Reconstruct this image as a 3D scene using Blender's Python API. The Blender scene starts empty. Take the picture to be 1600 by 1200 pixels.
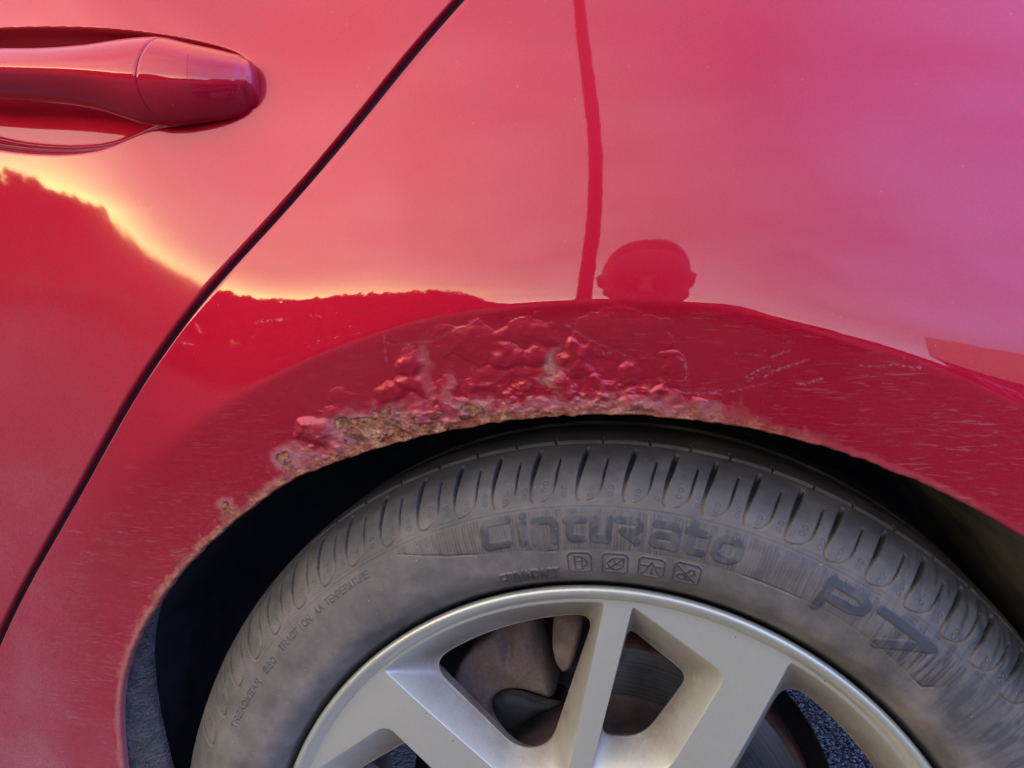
import bpy, bmesh, math, random
import numpy as np
from mathutils import Vector, Matrix
from mathutils.geometry import delaunay_2d_cdt

random.seed(4)
rng = np.random.default_rng(7)
R = math.radians
scene = bpy.context.scene
COL = scene.collection
WZ = 0.317                                    # wheel centre above the road

# ------------------------------------------------------------------ camera
CX, CY, CZ, YAW, PITCH, FPX = 0.0265, -0.4496, 0.40514, -0.19165, 0.11819, 1200.0
cam = bpy.data.cameras.new('camera')
camo = bpy.data.objects.new('camera', cam); COL.objects.link(camo)
camo.location = (CX, CY, CZ + WZ)
camo.rotation_euler = (math.pi/2 - PITCH, 0, -YAW)
cam.sensor_width = 36.0; cam.lens = 36.0*FPX/1600.0
cam.clip_start = 0.01; cam.clip_end = 2000
scene.camera = camo

# ------------------------------------------------------------------ world, sun, exposure
SUN_EL, SUN_AZ = 3.0, 42.0                    # low sun behind the viewer's left shoulder (degrees from -Y towards -X)
world = bpy.data.worlds.new('World'); scene.world = world; world.use_nodes = True
def build_world():
    nt = world.node_tree; nt.nodes.clear(); N = nt.nodes.new; L = nt.links.new
    out = N('ShaderNodeOutputWorld'); bg = N('ShaderNodeBackground'); L(bg.outputs[0], out.inputs[0])
    bg.inputs['Strength'].default_value = 0.15
    sky = N('ShaderNodeTexSky'); sky.sky_type = 'NISHITA'; sky.sun_disc = False
    sky.sun_elevation = R(SUN_EL); sky.sun_rotation = R(180 + SUN_AZ)
    sky.altitude = 100; sky.air_density = 1.0; sky.dust_density = 0.8; sky.ozone_density = 2.0
    tc = N('ShaderNodeTexCoord')
    sep = N('ShaderNodeSeparateXYZ'); L(tc.outputs['Generated'], sep.inputs[0])
    mx = N('ShaderNodeMath'); mx.operation = 'MAXIMUM'; L(sep.outputs['Z'], mx.inputs[0]); mx.inputs[1].default_value = 0.0
    ad = N('ShaderNodeMath'); ad.operation = 'ADD'; L(mx.outputs[0], ad.inputs[0]); ad.inputs[1].default_value = 0.12
    dv = N('ShaderNodeVectorMath'); dv.operation = 'DIVIDE'; L(tc.outputs['Generated'], dv.inputs[0])
    cb = N('ShaderNodeCombineXYZ')
    for i in range(3): L(ad.outputs[0], cb.inputs[i])
    L(cb.outputs[0], dv.inputs[1])
    mp = N('ShaderNodeMapping'); L(dv.outputs[0], mp.inputs[0]); mp.inputs['Location'].default_value = (2.3, 0.6, 0); mp.inputs['Scale'].default_value = (0.62, 0.72, 0.6)
    nz = N('ShaderNodeTexNoise'); L(mp.outputs[0], nz.inputs['Vector']); nz.inputs['Scale'].default_value = 1.0; nz.inputs['Detail'].default_value = 4; nz.inputs['Roughness'].default_value = 0.48; nz.inputs['Distortion'].default_value = 0.6
    cr = N('ShaderNodeValToRGB'); L(nz.outputs['Fac'], cr.inputs[0])
    cr.color_ramp.elements[0].position = 0.36; cr.color_ramp.elements[0].color = (0.5, 0.5, 0.5, 1)
    cr.color_ramp.elements[1].position = 0.66; cr.color_ramp.elements[1].color = (0.97, 0.97, 0.97, 1)
    # clouds take the low sun's light: brighter and warmer on its side
    dt = N('ShaderNodeVectorMath'); dt.operation = 'DOT_PRODUCT'; L(tc.outputs['Generated'], dt.inputs[0])
    dt.inputs[1].default_value = (-math.sin(R(SUN_AZ)), -math.cos(R(SUN_AZ)), 0.06)
    wr = N('ShaderNodeValToRGB'); L(dt.outputs['Value'], wr.inputs[0])
    e = wr.color_ramp.elements
    e[0].position = 0.0; e[0].color = (1.7, 2.6, 7.0, 1)
    e[1].position = 1.0; e[1].color = (4.8, 4.1, 3.5, 1)
    for pos, c in ((0.34, (1.5, 2.35, 5.6, 1)), (0.55, (1.5, 1.95, 3.5, 1)), (0.76, (2.2, 2.2, 2.7, 1)), (0.92, (3.1, 2.9, 2.9, 1))):
        k = e.new(pos); k.color = c
    ml = N('ShaderNodeMix'); ml.data_type = 'RGBA'; ml.blend_type = 'MIX'
    n2 = N('ShaderNodeTexNoise'); L(mp.outputs[0], n2.inputs['Vector']); n2.inputs['Scale'].default_value = 1.5; n2.inputs['Detail'].default_value = 3; n2.inputs['Distortion'].default_value = 0.15
    r2 = N('ShaderNodeValToRGB'); L(n2.outputs['Fac'], r2.inputs[0])
    r2.color_ramp.elements[0].position = 0.35; r2.color_ramp.elements[0].color = (0.82, 0.82, 0.83, 1)
    r2.color_ramp.elements[1].position = 0.68; r2.color_ramp.elements[1].color = (1.38, 1.35, 1.3, 1)
    mm = N('ShaderNodeMix'); mm.data_type = 'RGBA'; mm.blend_type = 'MULTIPLY'; mm.inputs[0].default_value = 1.0
    L(wr.outputs[0], mm.inputs[6]); L(r2.outputs[0], mm.inputs[7])
    L(cr.outputs[0], ml.inputs[0]); L(sky.outputs[0], ml.inputs[6]); L(mm.outputs[2], ml.inputs[7])
    # unseen warm grey cloud added overhead to neutralise the blue ambient light
    hz = N('ShaderNodeMapRange'); hz.interpolation_type = 'SMOOTHSTEP'; L(sep.outputs['Z'], hz.inputs[0]); hz.inputs[1].default_value = 0.55; hz.inputs[2].default_value = 0.98
    mo = N('ShaderNodeMix'); mo.data_type = 'RGBA'; L(hz.outputs[0], mo.inputs[0]); L(ml.outputs[2], mo.inputs[6]); mo.inputs[7].default_value = (3.3, 3.1, 2.5, 1)
    # sunset glow low over the sun, pale band all along the horizon
    def mth(op, a, b):
        x = N('ShaderNodeMath'); x.operation = op
        for v, i in ((a, 0), (b, 1)):
            if isinstance(v, bpy.types.NodeSocket): L(v, x.inputs[i])
            else: x.inputs[i].default_value = v
        return x.outputs[0]
    low = mth('POWER', 2.718, mth('MULTIPLY', mth('MAXIMUM', mth('SUBTRACT', mx.outputs[0], 0.130), 0.0), -48.0)); low2 = mth('POWER', 2.718, mth('MULTIPLY', mth('MAXIMUM', mth('SUBTRACT', mx.outputs[0], 0.07), 0.0), -15.0))
    dpos = mth('MAXIMUM', dt.outputs['Value'], 0.0)
    def addc(prev, fac, c):
        x = N('ShaderNodeMix'); x.data_type = 'RGBA'; x.blend_type = 'ADD'; x.clamp_factor = False
        L(fac, x.inputs[0]); L(prev, x.inputs[6]); x.inputs[7].default_value = (*c, 1); return x.outputs[2]
    o1 = addc(mo.outputs[2], mth('MULTIPLY', low, mth('POWER', dpos, 22.0)), (30, 25.5, 5.0))
    o2 = addc(o1, mth('MULTIPLY', low2, mth('POWER', dpos, 1.6)), (5.2, 4.6, 4.0))
    L(o2, bg.inputs['Color'])
build_world()
sun = bpy.data.lights.new('sun', 'SUN'); sun.energy = 0.6; sun.angle = R(6); sun.color = (1.0, 0.82, 0.6)
suno = bpy.data.objects.new('sun', sun); COL.objects.link(suno)
_sd = Vector((-math.sin(R(SUN_AZ))*math.cos(R(SUN_EL)), -math.cos(R(SUN_AZ))*math.cos(R(SUN_EL)), math.sin(R(SUN_EL))))
suno.rotation_euler = _sd.to_track_quat('Z', 'Y').to_euler(); suno.location = (-3, -4, 4)
vs = scene.view_settings
vs.view_transform = 'Standard'; vs.look = 'None'; vs.gamma = 1; vs.exposure = 2.3; vs.use_curve_mapping = False

# ------------------------------------------------------------------ small numeric helpers
def basis():
    f = np.array([math.sin(YAW)*math.cos(PITCH), math.cos(YAW)*math.cos(PITCH), -math.sin(PITCH)])
    r = np.array([math.cos(YAW), -math.sin(YAW), 0]); d = -np.cross(r, f)
    return f, r, d
_F, _R, _D = basis(); _C = np.array([CX, CY, CZ])
def at(px, y):
    """photo pixels (traced outlines) -> points on the real plane y, in wheel-centred metres"""
    px = np.atleast_2d(np.asarray(px, float))
    v = _F + ((px[:, 0]-800)/FPX)[:, None]*_R + ((px[:, 1]-600)/FPX)[:, None]*_D
    t = (y - _C[1])/v[:, 1]
    return _C + t[:, None]*v
def smooth(a, b, x):
    t = np.clip((np.asarray(x, float)-a)/(b-a), 0, 1); return t*t*(3-2*t)
def _hash(ix, iy, iz, seed):
    h = (ix*374761393 + iy*668265263 + iz*2147483647*3 + seed*974634777) & 0xFFFFFFFF
    h = ((h ^ (h >> 13))*1274126177) & 0xFFFFFFFF
    h = h ^ (h >> 16)
    return (h & 0xFFFF)/65535.0
def vnoise(x, y, z=0.0, seed=0):
    x, y, z = np.broadcast_arrays(np.asarray(x, float), np.asarray(y, float), np.asarray(z, float))
    ix, iy, iz = [np.floor(v).astype(np.int64) for v in (x, y, z)]
    fx, fy, fz = x-ix, y-iy, z-iz
    fx, fy, fz = [f*f*f*(f*(f*6-15)+10) for f in (fx, fy, fz)]
    out = 0
    for dx in (0, 1):
        for dy in (0, 1):
            for dz in (0, 1):
                w = (fx if dx else 1-fx)*(fy if dy else 1-fy)*(fz if dz else 1-fz)
                out = out + w*_hash(ix+dx, iy+dy, iz+dz, seed)
    return out
def fbm(x, y, z=0.0, o=4, seed=0, g=0.5):
    s, a, t = 0, 1.0, 0
    for k in range(o):
        s = s + a*vnoise(np.asarray(x)*2**k, np.asarray(y)*2**k, np.asarray(z)*2**k, seed+k); t += a; a *= g
    return s/t
def seg_dist(px, py, a, b):
    ax, ay = a; bx, by = b; dx, dy = bx-ax, by-ay; L2 = dx*dx+dy*dy+1e-18
    t = np.clip(((px-ax)*dx+(py-ay)*dy)/L2, 0, 1)
    return np.hypot(px-ax-t*dx, py-ay-t*dy), t
def poly_sdf(px, py, P):
    """positive inside"""
    d = np.full(px.shape, 1e9); ins = np.zeros(px.shape, bool); n = len(P)
    for i in range(n):
        a, b = P[i], P[(i+1) % n]
        d = np.minimum(d, seg_dist(px, py, a, b)[0])
        c = ((a[1] > py) != (b[1] > py))
        with np.errstate(divide='ignore', invalid='ignore'):
            xi = (b[0]-a[0])*(py-a[1])/(b[1]-a[1]+1e-18)+a[0]
        ins ^= c & (px < xi)
    return np.where(ins, d, -d)
def gsmooth(v, s):
    k = np.exp(-0.5*(np.arange(-4*s, 4*s+1)/s)**2); k /= k.sum()
    vp = np.r_[2*v[0]-v[1:4*s+1][::-1], v, 2*v[-1]-v[-4*s-1:-1][::-1]]
    return np.convolve(vp, k, 'valid')

# ------------------------------------------------------------------ mesh helpers
def link(name, me, mat, parent=None, loc=(0, 0, 0)):
    o = bpy.data.objects.new(name, me); COL.objects.link(o)
    if mat is not None: me.materials.append(mat)
    o.location = loc
    if parent is not None: o.parent = parent
    return o
def shade(me):
    me.polygons.foreach_set('use_smooth', np.ones(len(me.polygons), bool))
def raw_mesh(name, V, F3=None, F4=None, smooth_=True):
    V = np.asarray(V, np.float32).reshape(-1, 3)
    me = bpy.data.meshes.new(name)
    q = np.asarray(F4, np.int32).reshape(-1, 4) if F4 is not None and len(F4) else np.zeros((0, 4), np.int32)
    t = np.asarray(F3, np.int32).reshape(-1, 3) if F3 is not None and len(F3) else np.zeros((0, 3), np.int32)
    me.vertices.add(len(V)); me.vertices.foreach_set('co', V.ravel())
    nl = q.size + t.size; me.loops.add(nl)
    me.loops.foreach_set('vertex_index', np.r_[q.ravel(), t.ravel()])
    me.polygons.add(len(q)+len(t))
    me.polygons.foreach_set('loop_start', np.r_[np.arange(len(q))*4, q.size+np.arange(len(t))*3].astype(np.int32))
    me.update(calc_edges=True); me.validate()
    if smooth_: shade(me)
    return me
def grid_faces(n, m, wrap_m=False, wrap_n=False, flip=False, off=0):
    i = np.arange(n if wrap_n else n-1)[:, None]; j = np.arange(m if wrap_m else m-1)[None, :]
    i2, j2 = (i+1) % n, (j+1) % m
    a, b, c, d = i*m+j, i*m+j2, i2*m+j2, i2*m+j
    q = np.stack([a, b, c, d] if not flip else [a, d, c, b], -1).reshape(-1, 4)
    return q+off
def grid_mesh(name, P, flip=False, **k):
    n, m, _ = P.shape
    return raw_mesh(name, P.reshape(-1, 3), None, grid_faces(n, m, flip=flip, **k))
def attr(me, name, vals):
    a = me.attributes.new(name, 'FLOAT', 'POINT'); a.data.foreach_set('value', np.asarray(vals, np.float32).ravel())
def lathe(name, prof, th0=0, th1=360, n=180, flip=False):
    """prof: (y, r) list, turned round the wheel axis (y)"""
    prof = np.asarray(prof, float); full = abs(th1-th0) >= 360
    th = np.radians(np.linspace(th0, th1, n+(0 if full else 1), endpoint=not full))
    P = np.empty((len(th), len(prof), 3))
    P[..., 0] = np.cos(th)[:, None]*prof[:, 1]; P[..., 2] = np.sin(th)[:, None]*prof[:, 1]; P[..., 1] = prof[:, 0]
    return grid_mesh(name, P, flip=flip, wrap_n=full)
def from_bm(name, bm, smooth_=True):
    bmesh.ops.recalc_face_normals(bm, faces=bm.faces[:])
    me = bpy.data.meshes.new(name); bm.to_mesh(me); bm.free()
    if smooth_: shade(me)
    return me
def tag(o, label=None, cat=None, group=None, kind=None):
    for k, v in (('label', label), ('category', cat), ('group', group), ('kind', kind)):
        if v: o[k] = v
    return o
def empty(name, loc):
    o = bpy.data.objects.new(name, None); COL.objects.link(o); o.location = loc; o.empty_display_size = 0.05; return o
def box_bm(bm, c, s, rot=None):
    M = Matrix.Translation(c) @ (rot.to_4x4() if rot else Matrix.Identity(4)) @ Matrix.Diagonal((*s, 1))
    return bmesh.ops.create_cube(bm, size=1, matrix=M)['verts']
def rbox(name, c, s, bev=0.003, rot=None, seg=2):
    bm = bmesh.new(); box_bm(bm, c, s, rot)
    bmesh.ops.bevel(bm, geom=bm.edges[:], offset=bev, segments=seg, affect='EDGES', profile=0.5)
    return from_bm(name, bm)

# ------------------------------------------------------------------ materials
class NT:
    def __init__(s, name):
        s.m = bpy.data.materials.new(name); s.m.use_nodes = True; s.t = s.m.node_tree
        s.b = s.t.nodes['Principled BSDF']; s.out = s.t.nodes['Material Output']
        s.tc = s.t.nodes.new('ShaderNodeTexCoord')
    def n(s, typ, **k):
        x = s.t.nodes.new('ShaderNode'+typ)
        for a, v in k.items(): setattr(x, a, v)
        return x
    def L(s, a, b): s.t.links.new(a, b)
    def set(s, **k):
        for a, v in k.items():
            i = s.b.inputs[a.replace('_', ' ')]
            if hasattr(v, 'is_linked') or isinstance(v, bpy.types.NodeSocket): s.L(v, i)
            else: i.default_value = (*v, 1) if isinstance(v, tuple) and len(v) == 3 else v
    def coords(s, scale=(1, 1, 1), rot=(0, 0, 0)):
        m = s.n('Mapping'); s.L(s.tc.outputs['Object'], m.inputs[0]); m.inputs['Scale'].default_value = scale; m.inputs['Rotation'].default_value = rot
        return m.outputs[0]
    def noise(s, scale, detail=3, rough=0.55, vec=None, dist=0.0):
        x = s.n('TexNoise'); x.inputs['Scale'].default_value = scale; x.inputs['Detail'].default_value = detail
        x.inputs['Roughness'].default_value = rough; x.inputs['Distortion'].default_value = dist
        s.L(vec if vec is not None else s.tc.outputs['Object'], x.inputs['Vector']); return x.outputs['Fac']
    def ramp(s, f, *st):
        x = s.n('ValToRGB'); s.L(f, x.inputs[0]); e = x.color_ramp.elements
        while len(e) < len(st): e.new(0.5)
        for i, (p, c) in enumerate(st):
            e[i].position = p; e[i].color = (c, c, c, 1) if not isinstance(c, tuple) else (*c, 1)
        return x.outputs[0]
    def mix(s, f, a, b, blend='MIX'):
        x = s.n('Mix', data_type='RGBA', blend_type=blend)
        for v, i in ((f, 0), (a, 6), (b, 7)):
            if isinstance(v, bpy.types.NodeSocket): s.L(v, x.inputs[i])
            elif isinstance(v, tuple): x.inputs[i].default_value = (*v, 1)
            else: x.inputs[i].default_value = v
        return x.outputs[2]
    def math(s, op, a, b=0.0, clamp=False):
        x = s.n('Math', operation=op, use_clamp=clamp)
        for v, i in ((a, 0), (b, 1)):
            if isinstance(v, bpy.types.NodeSocket): s.L(v, x.inputs[i])
            else: x.inputs[i].default_value = v
        return x.outputs[0]
    def at(s, name):
        x = s.n('Attribute'); x.attribute_name = name; return x.outputs['Fac']
    def pos(s, ax):
        x = s.n('SeparateXYZ'); s.L(s.tc.outputs['Object'], x.inputs[0]); return x.outputs[ax]
    def bump(s, h, strength=0.3, dist=0.001, chain=None):
        x = s.n('Bump'); x.inputs['Strength'].default_value = strength; x.inputs['Distance'].default_value = dist
        s.L(h, x.inputs['Height'])
        if chain is not None: s.L(chain, x.inputs['Normal'])
        return x.outputs[0]
def simple(name, col, rough=0.6, metallic=0.0, nscale=40, var=0.3, bump=0.2, bdist=0.0006, coat=0.0, spec=0.5):
    t = NT(name); f = t.noise(nscale, 5, 0.6)
    c = t.mix(t.ramp(f, (0.3, 0.0), (0.7, 1.0)), tuple(x*(1-var) for x in col), tuple(min(1, x*(1+var)) for x in col))
    t.set(Base_Color=c, Roughness=rough, Metallic=metallic, Coat_Weight=coat, Specular_IOR_Level=spec)
    if bump: t.set(Normal=t.bump(t.noise(nscale*4, 4, 0.6), bump, bdist))
    return t.m

PAINT_RED = (0.45, 0.0035, 0.021)
def paint_material():
    t = NT('red_car_paint')
    flake = t.noise(2600, 1, 0.5)
    base = t.mix(t.ramp(flake, (0.35, 0.0), (0.65, 1.0)), tuple(x*0.82 for x in PAINT_RED), tuple(x*1.2 for x in PAINT_RED))
    band, rust, bare, dusty, lam = t.at('band'), t.at('rust'), t.at('bare'), t.at('dusty'), t.at('scratch')
    # road film: thin pale dust
    d1 = t.ramp(t.noise(9, 5, 0.6), (0.3, 0.25), (0.75, 1.0))
    d2 = t.ramp(t.noise(700, 2, 0.6), (0.3, 0.5), (0.7, 1.0))
    dust = t.math('MULTIPLY', t.math('MULTIPLY', dusty, d1), d2)
    col = t.mix(dust, base, (0.42, 0.20, 0.235))
    # fine horizontal wisps of scratching, thickest in the flare band
    w1 = t.noise(1.0, 3, 0.65, t.coords((70, 70, 620), (0, R(4), 0)), 0.8)
    w2 = t.noise(1.0, 3, 0.6, t.coords((36, 36, 60)))
    wisp = t.math('MULTIPLY', t.ramp(w1, (0.555, 0.0), (0.66, 1.0)), t.ramp(w2, (0.40, 0.0), (0.60, 1.0)))
    wisp = t.math('MULTIPLY', wisp, band)
    w3 = t.noise(1.0, 4, 0.7, t.coords((110, 110, 900), (0, R(-5), 0)), 1.2)
    wisp = t.math('MAXIMUM', wisp, t.math('MULTIPLY', t.math('MULTIPLY', t.ramp(w3, (0.50, 0.0), (0.66, 0.9)), t.ramp(t.noise(26, 3, 0.6), (0.38, 0.1), (0.6, 1.0))), t.at('rub')))
    sp = t.n('TexVoronoi', feature='F1'); sp.inputs['Scale'].default_value = 130; t.L(t.tc.outputs['Object'], sp.inputs['Vector'])
    chip = t.math('MULTIPLY', t.math('LESS_THAN', sp.outputs['Distance'], 0.07), t.ramp(t.noise(60, 2, 0.5), (0.56, 0.0), (0.6, 1.0)))
    wisp = t.math('MAXIMUM', t.math('MULTIPLY', wisp, 0.28), t.math('MULTIPLY', chip, 0.13))
    wisp = t.math('MAXIMUM', wisp, t.math('MULTIPLY', t.math('MULTIPLY', lam, 0.6), t.ramp(t.noise(420, 2, 0.6), (0.40, 0.1), (0.62, 1.0))))
    col = t.mix(wisp, col, (0.62, 0.33, 0.36))
    chalk = t.mix(t.noise(90, 5, 0.65), (0.36, 0.065, 0.07), (0.48, 0.25, 0.20))
    col = t.mix(bare, col, chalk)
    rn = t.noise(120, 6, 0.68)
    rc = t.ramp(rn, (0.30, (0.04, 0.011, 0.004)), (0.42, (0.17, 0.038, 0.008)), (0.52, (0.34, 0.110, 0.030)), (0.62, (0.50, 0.27, 0.125)), (0.78, (0.30, 0.03, 0.03)))
    col = t.mix(rust, col, rc)
    col = t.mix(t.math('MULTIPLY', t.at('edge'), t.ramp(t.noise(220, 3, 0.6), (0.35, 0.2), (0.6, 0.9))), col, (0.035, 0.016, 0.010))  # dark outline round rust patches: painted shade of the broken paint step
    nocoat = t.math('MAXIMUM', t.math('MAXIMUM', rust, bare), t.math('MULTIPLY', dust, 0.55), True)
    inv = t.math('SUBTRACT', 1.0, nocoat, True)
    t.set(Base_Color=col, Metallic=t.math('MULTIPLY', inv, 0.45), Roughness=t.math('ADD', t.math('MULTIPLY', nocoat, 0.3), 0.46),
          Coat_Weight=inv, Coat_IOR=1.58, Coat_Roughness=t.math('ADD', 0.02, t.math('MULTIPLY', t.at('dull'), 0.28)), Specular_IOR_Level=t.math('MULTIPLY', nocoat, 0.4))
    b1 = t.bump(t.math('MULTIPLY', rn, rust), 0.9, 0.0012)
    b2 = t.bump(t.math('MULTIPLY', t.noise(300, 4, 0.7), bare), 0.5, 0.0006, b1)
    b3 = t.bump(wisp, 0.25, 0.0003, b2)
    t.set(Normal=b3)
    # clear coat over faint orange peel
    op = t.bump(t.noise(150, 2, 0.5), 0.010, 0.0006, b2)
    t.L(op, t.b.inputs['Coat Normal'])
    return t.m
def rubber_material():
    t = NT('tyre_rubber'); dust = t.at('dust'); mark = t.at('mark')
    n1 = t.noise(34, 6, 0.65); n2 = t.noise(420, 3, 0.6)
    black = t.mix(n2, (0.028, 0.026, 0.024), (0.066, 0.062, 0.055))
    brown = t.mix(n1, (0.140, 0.115, 0.088), (0.315, 0.255, 0.190))
    f = t.math('MULTIPLY', dust, t.ramp(n1, (0.3, 0.36), (0.66, 1.0)))
    col = t.mix(f, black, brown)
    col = t.mix(mark, col, (0.23, 0.155, 0.09))          # tan mud left in the seams
    spk = t.n('TexVoronoi', feature='F1'); spk.inputs['Scale'].default_value = 210; t.L(t.tc.outputs['Object'], spk.inputs['Vector'])
    sm = t.math('MULTIPLY', t.math('LESS_THAN', spk.outputs['Distance'], 0.09), t.ramp(t.noise(50, 2, 0.5), (0.52, 0.0), (0.6, 0.6)))
    col = t.mix(sm, col, (0.38, 0.33, 0.26))
    t.set(Base_Color=col, Roughness=t.math('ADD', 0.52, t.math('MULTIPLY', f, 0.3)), Specular_IOR_Level=0.45)
    t.set(Normal=t.bump(n2, 0.25, 0.0004, t.bump(t.noise(1500, 2, 0.5), 0.15, 0.0002)))
    return t.m
def alloy_material():
    t = NT('silver_alloy_paint'); dust = t.at('dust')
    n1 = t.noise(22, 5, 0.6); n2 = t.noise(900, 2, 0.6)
    silver = t.mix(n2, (0.66, 0.625, 0.475), (0.77, 0.73, 0.565))
    f = t.math('MULTIPLY', dust, t.ramp(n1, (0.28, 0.5), (0.66, 1.0)))
    f = t.math('ADD', f, t.math('MULTIPLY', t.ramp(t.noise(480, 4, 0.7), (0.6, 0.0), (0.72, 0.35)), dust), True)
    col = t.mix(f, silver, (0.17, 0.095, 0.055))
    sp = t.n('TexVoronoi', feature='F1'); sp.inputs['Scale'].default_value = 120; t.L(t.tc.outputs['Object'], sp.inputs['Vector'])
    chip = t.math('MULTIPLY', t.math('LESS_THAN', sp.outputs['Distance'], 0.07), t.ramp(t.noise(45, 2, 0.5), (0.55, 0.0), (0.58, 1.0)))
    col = t.mix(chip, col, (0.07, 0.05, 0.04))
    scr = t.ramp(t.noise(1.0, 2, 0.6, t.coords((420, 420, 30), (0, R(38), 0)), 0.5), (0.62, 0.0), (0.74, 0.30))
    col = t.mix(scr, col, (0.6, 0.6, 0.57))
    col = t.mix(t.math('MULTIPLY', t.at('scuff'), t.ramp(t.noise(500, 3, 0.6), (0.35, 0.3), (0.6, 1.0))), col, (0.62, 0.61, 0.58))
    t.set(Base_Color=col, Metallic=t.math('SUBTRACT', 0.55, t.math('MULTIPLY', f, 0.5), True), Roughness=t.math('ADD', 0.36, t.math('MULTIPLY', f, 0.35)), Coat_Weight=0.25, Coat_Roughness=0.15)
    t.set(Normal=t.bump(n2, 0.06, 0.0003))
    return t.m
def asphalt_material():
    t = NT('asphalt')
    v = t.n('TexVoronoi', feature='F1'); v.inputs['Scale'].default_value = 150; t.L(t.tc.outputs['Object'], v.inputs['Vector'])
    c = t.mix(t.ramp(v.outputs['Color'], (0.2, 0.0), (0.8, 1.0)), (0.028, 0.029, 0.032), (0.075, 0.078, 0.085))
    c = t.mix(t.ramp(v.outputs['Distance'], (0.35, 0.0), (0.8, 1.0)), c, (0.015, 0.015, 0.016))
    c = t.mix(t.ramp(t.noise(0.8, 4, 0.6), (0.3, 0.0), (0.7, 0.35)), c, (0.07, 0.067, 0.064))
    t.set(Base_Color=c, Roughness=0.75)
    t.set(Normal=t.bump(v.outputs['Distance'], 0.8, -0.004, t.bump(t.noise(400, 3, 0.6), 0.4, 0.001)))
    return t.m
M = {}
M['paint'] = paint_material(); M['rubber'] = rubber_material(); M['alloy'] = alloy_material(); M['asphalt'] = asphalt_material()
M['liner'] = simple('black_liner_plastic', (0.034, 0.034, 0.034), 0.55, nscale=60, var=0.5, bump=0.5)
M['mud'] = simple('muddy_liner', (0.105, 0.092, 0.060), 0.85, nscale=25, var=0.6, bump=0.6, bdist=0.001)
M['grain'] = simple('grained_black_plastic', (0.078, 0.076, 0.074), 0.42, nscale=110, var=0.5, bump=1.0, bdist=0.004)
M['seal'] = simple('black_rubber_seal', (0.012, 0.011, 0.013), 0.7, bump=0)
M['cast'] = simple('rusty_cast_iron', (0.155, 0.102, 0.072), 0.75, nscale=350, var=0.25, bump=0.7, bdist=0.0012)
M['castpale'] = simple('dusty_cast_iron', (0.19, 0.135, 0.10), 0.85, nscale=60, var=0.45, bump=0.7, bdist=0.0012)
M['castdark'] = simple('dark_cast_iron', (0.016, 0.014, 0.013), 0.7, nscale=60, var=0.4, bump=0.4)
M['hat'] = simple('rusty_disc_hat', (0.105, 0.062, 0.045), 0.7, nscale=70, var=0.4, bump=0.4)
M['rustedge'] = simple('rusty_disc_edge', (0.13, 0.058, 0.04), 0.85, nscale=120, var=0.4, bump=0.5)
M['blackpart'] = simple('black_steel', (0.02, 0.02, 0.021), 0.6, nscale=50, var=0.4, bump=0.3)
def disc_material():
    t = NT('brake_disc_steel')
    x, z = t.pos('X'), t.pos('Z')
    r = t.math('SQRT', t.math('ADD', t.math('MULTIPLY', x, x), t.math('MULTIPLY', z, z)))
    cb = t.n('CombineXYZ'); t.L(t.math('MULTIPLY', r, 900), cb.inputs[0])
    g = t.n('TexNoise'); g.inputs['Scale'].default_value = 1.0; g.inputs['Detail'].default_value = 4; t.L(cb.outputs[0], g.inputs['Vector'])
    c = t.mix(t.ramp(g.outputs['Fac'], (0.3, 0.0), (0.7, 1.0)), (0.10, 0.098, 0.095), (0.30, 0.29, 0.28))
    c = t.mix(t.ramp(t.noise(40, 4, 0.6), (0.45, 0.0), (0.7, 0.55)), c, (0.06, 0.052, 0.046))
    t.set(Base_Color=c, Metallic=0.7, Roughness=0.42, Normal=t.bump(g.outputs['Fac'], 0.35, 0.0005))
    return t.m
M['disc'] = disc_material()

# ================================================================== THE CAR
car = empty('parked_car', (0, 0, 0))
tag(car, 'dusty metallic red car with rust bubbling round its rear wheel arch, standing on the asphalt', 'car')

# ---- body side as a height field y = S(x, z)  (wheel-centred metres, y into the car)
YP = -0.035
hor = np.array([(-1.0, .545), (-.60, .512), (-.45, .500), (-.373, .492), (-.337, .487), (-.316, .475), (-.2955, .457), (-.271, .436), (-.2467, .419), (-.222, .409), (-.198, .4005), (-.174, .396), (-.15, .3965),
                (-.113, .394), (0, .3915), (.063, .3905), (.112, .381), (.15, .3715), (.20, .3585), (.35, .325), (.6, .29), (1.0, .27)])
HX = np.linspace(-1.0, 1.0, 801)
HZ = gsmooth(np.interp(HX, hor[:, 0], hor[:, 1]), 9)
ELH = R(5.0) + R(5.0)*smooth(-.12, -.22, HX)                                   # height of the skyline seen from here
_el = np.arctan2(HZ-CZ, np.hypot(HX-CX, YP-CY))
HPHI = gsmooth(np.tan((ELH-_el)/2), 12)
KUP, KDN = 0.55, 0.16
def S0(x, z):
    x = np.asarray(x, float); z = np.asarray(z, float)
    zh = np.interp(x, HX, HZ); ph = np.interp(x, HX, HPHI); q = z-zh
    k = np.where(q > 0, KUP, KDN)
    a = 0.5*(x-0.02)**2/4.5
    # slow hand-sized undulation of the pressed steel
    w = 0.019*0.06*np.tanh((x+0.01)/0.06)*(smooth(.47, .585, z) + .45*smooth(.455, .395, z))
    return YP + a + ph*q + 0.5*k*q*q + w
LIP_PX = [(190, 1196), (183, 1117), (190, 1054), (204, 1008), (246, 933), (300, 867), (375, 800), (458, 742), (520, 717), (588, 697), (650, 678), (725, 664), (820, 649), (920, 643), (1020, 645), (1120, 656), (1213, 673), (1313, 699), (1413, 737), (1480, 767), (1527, 793), (1600, 832)]
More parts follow.
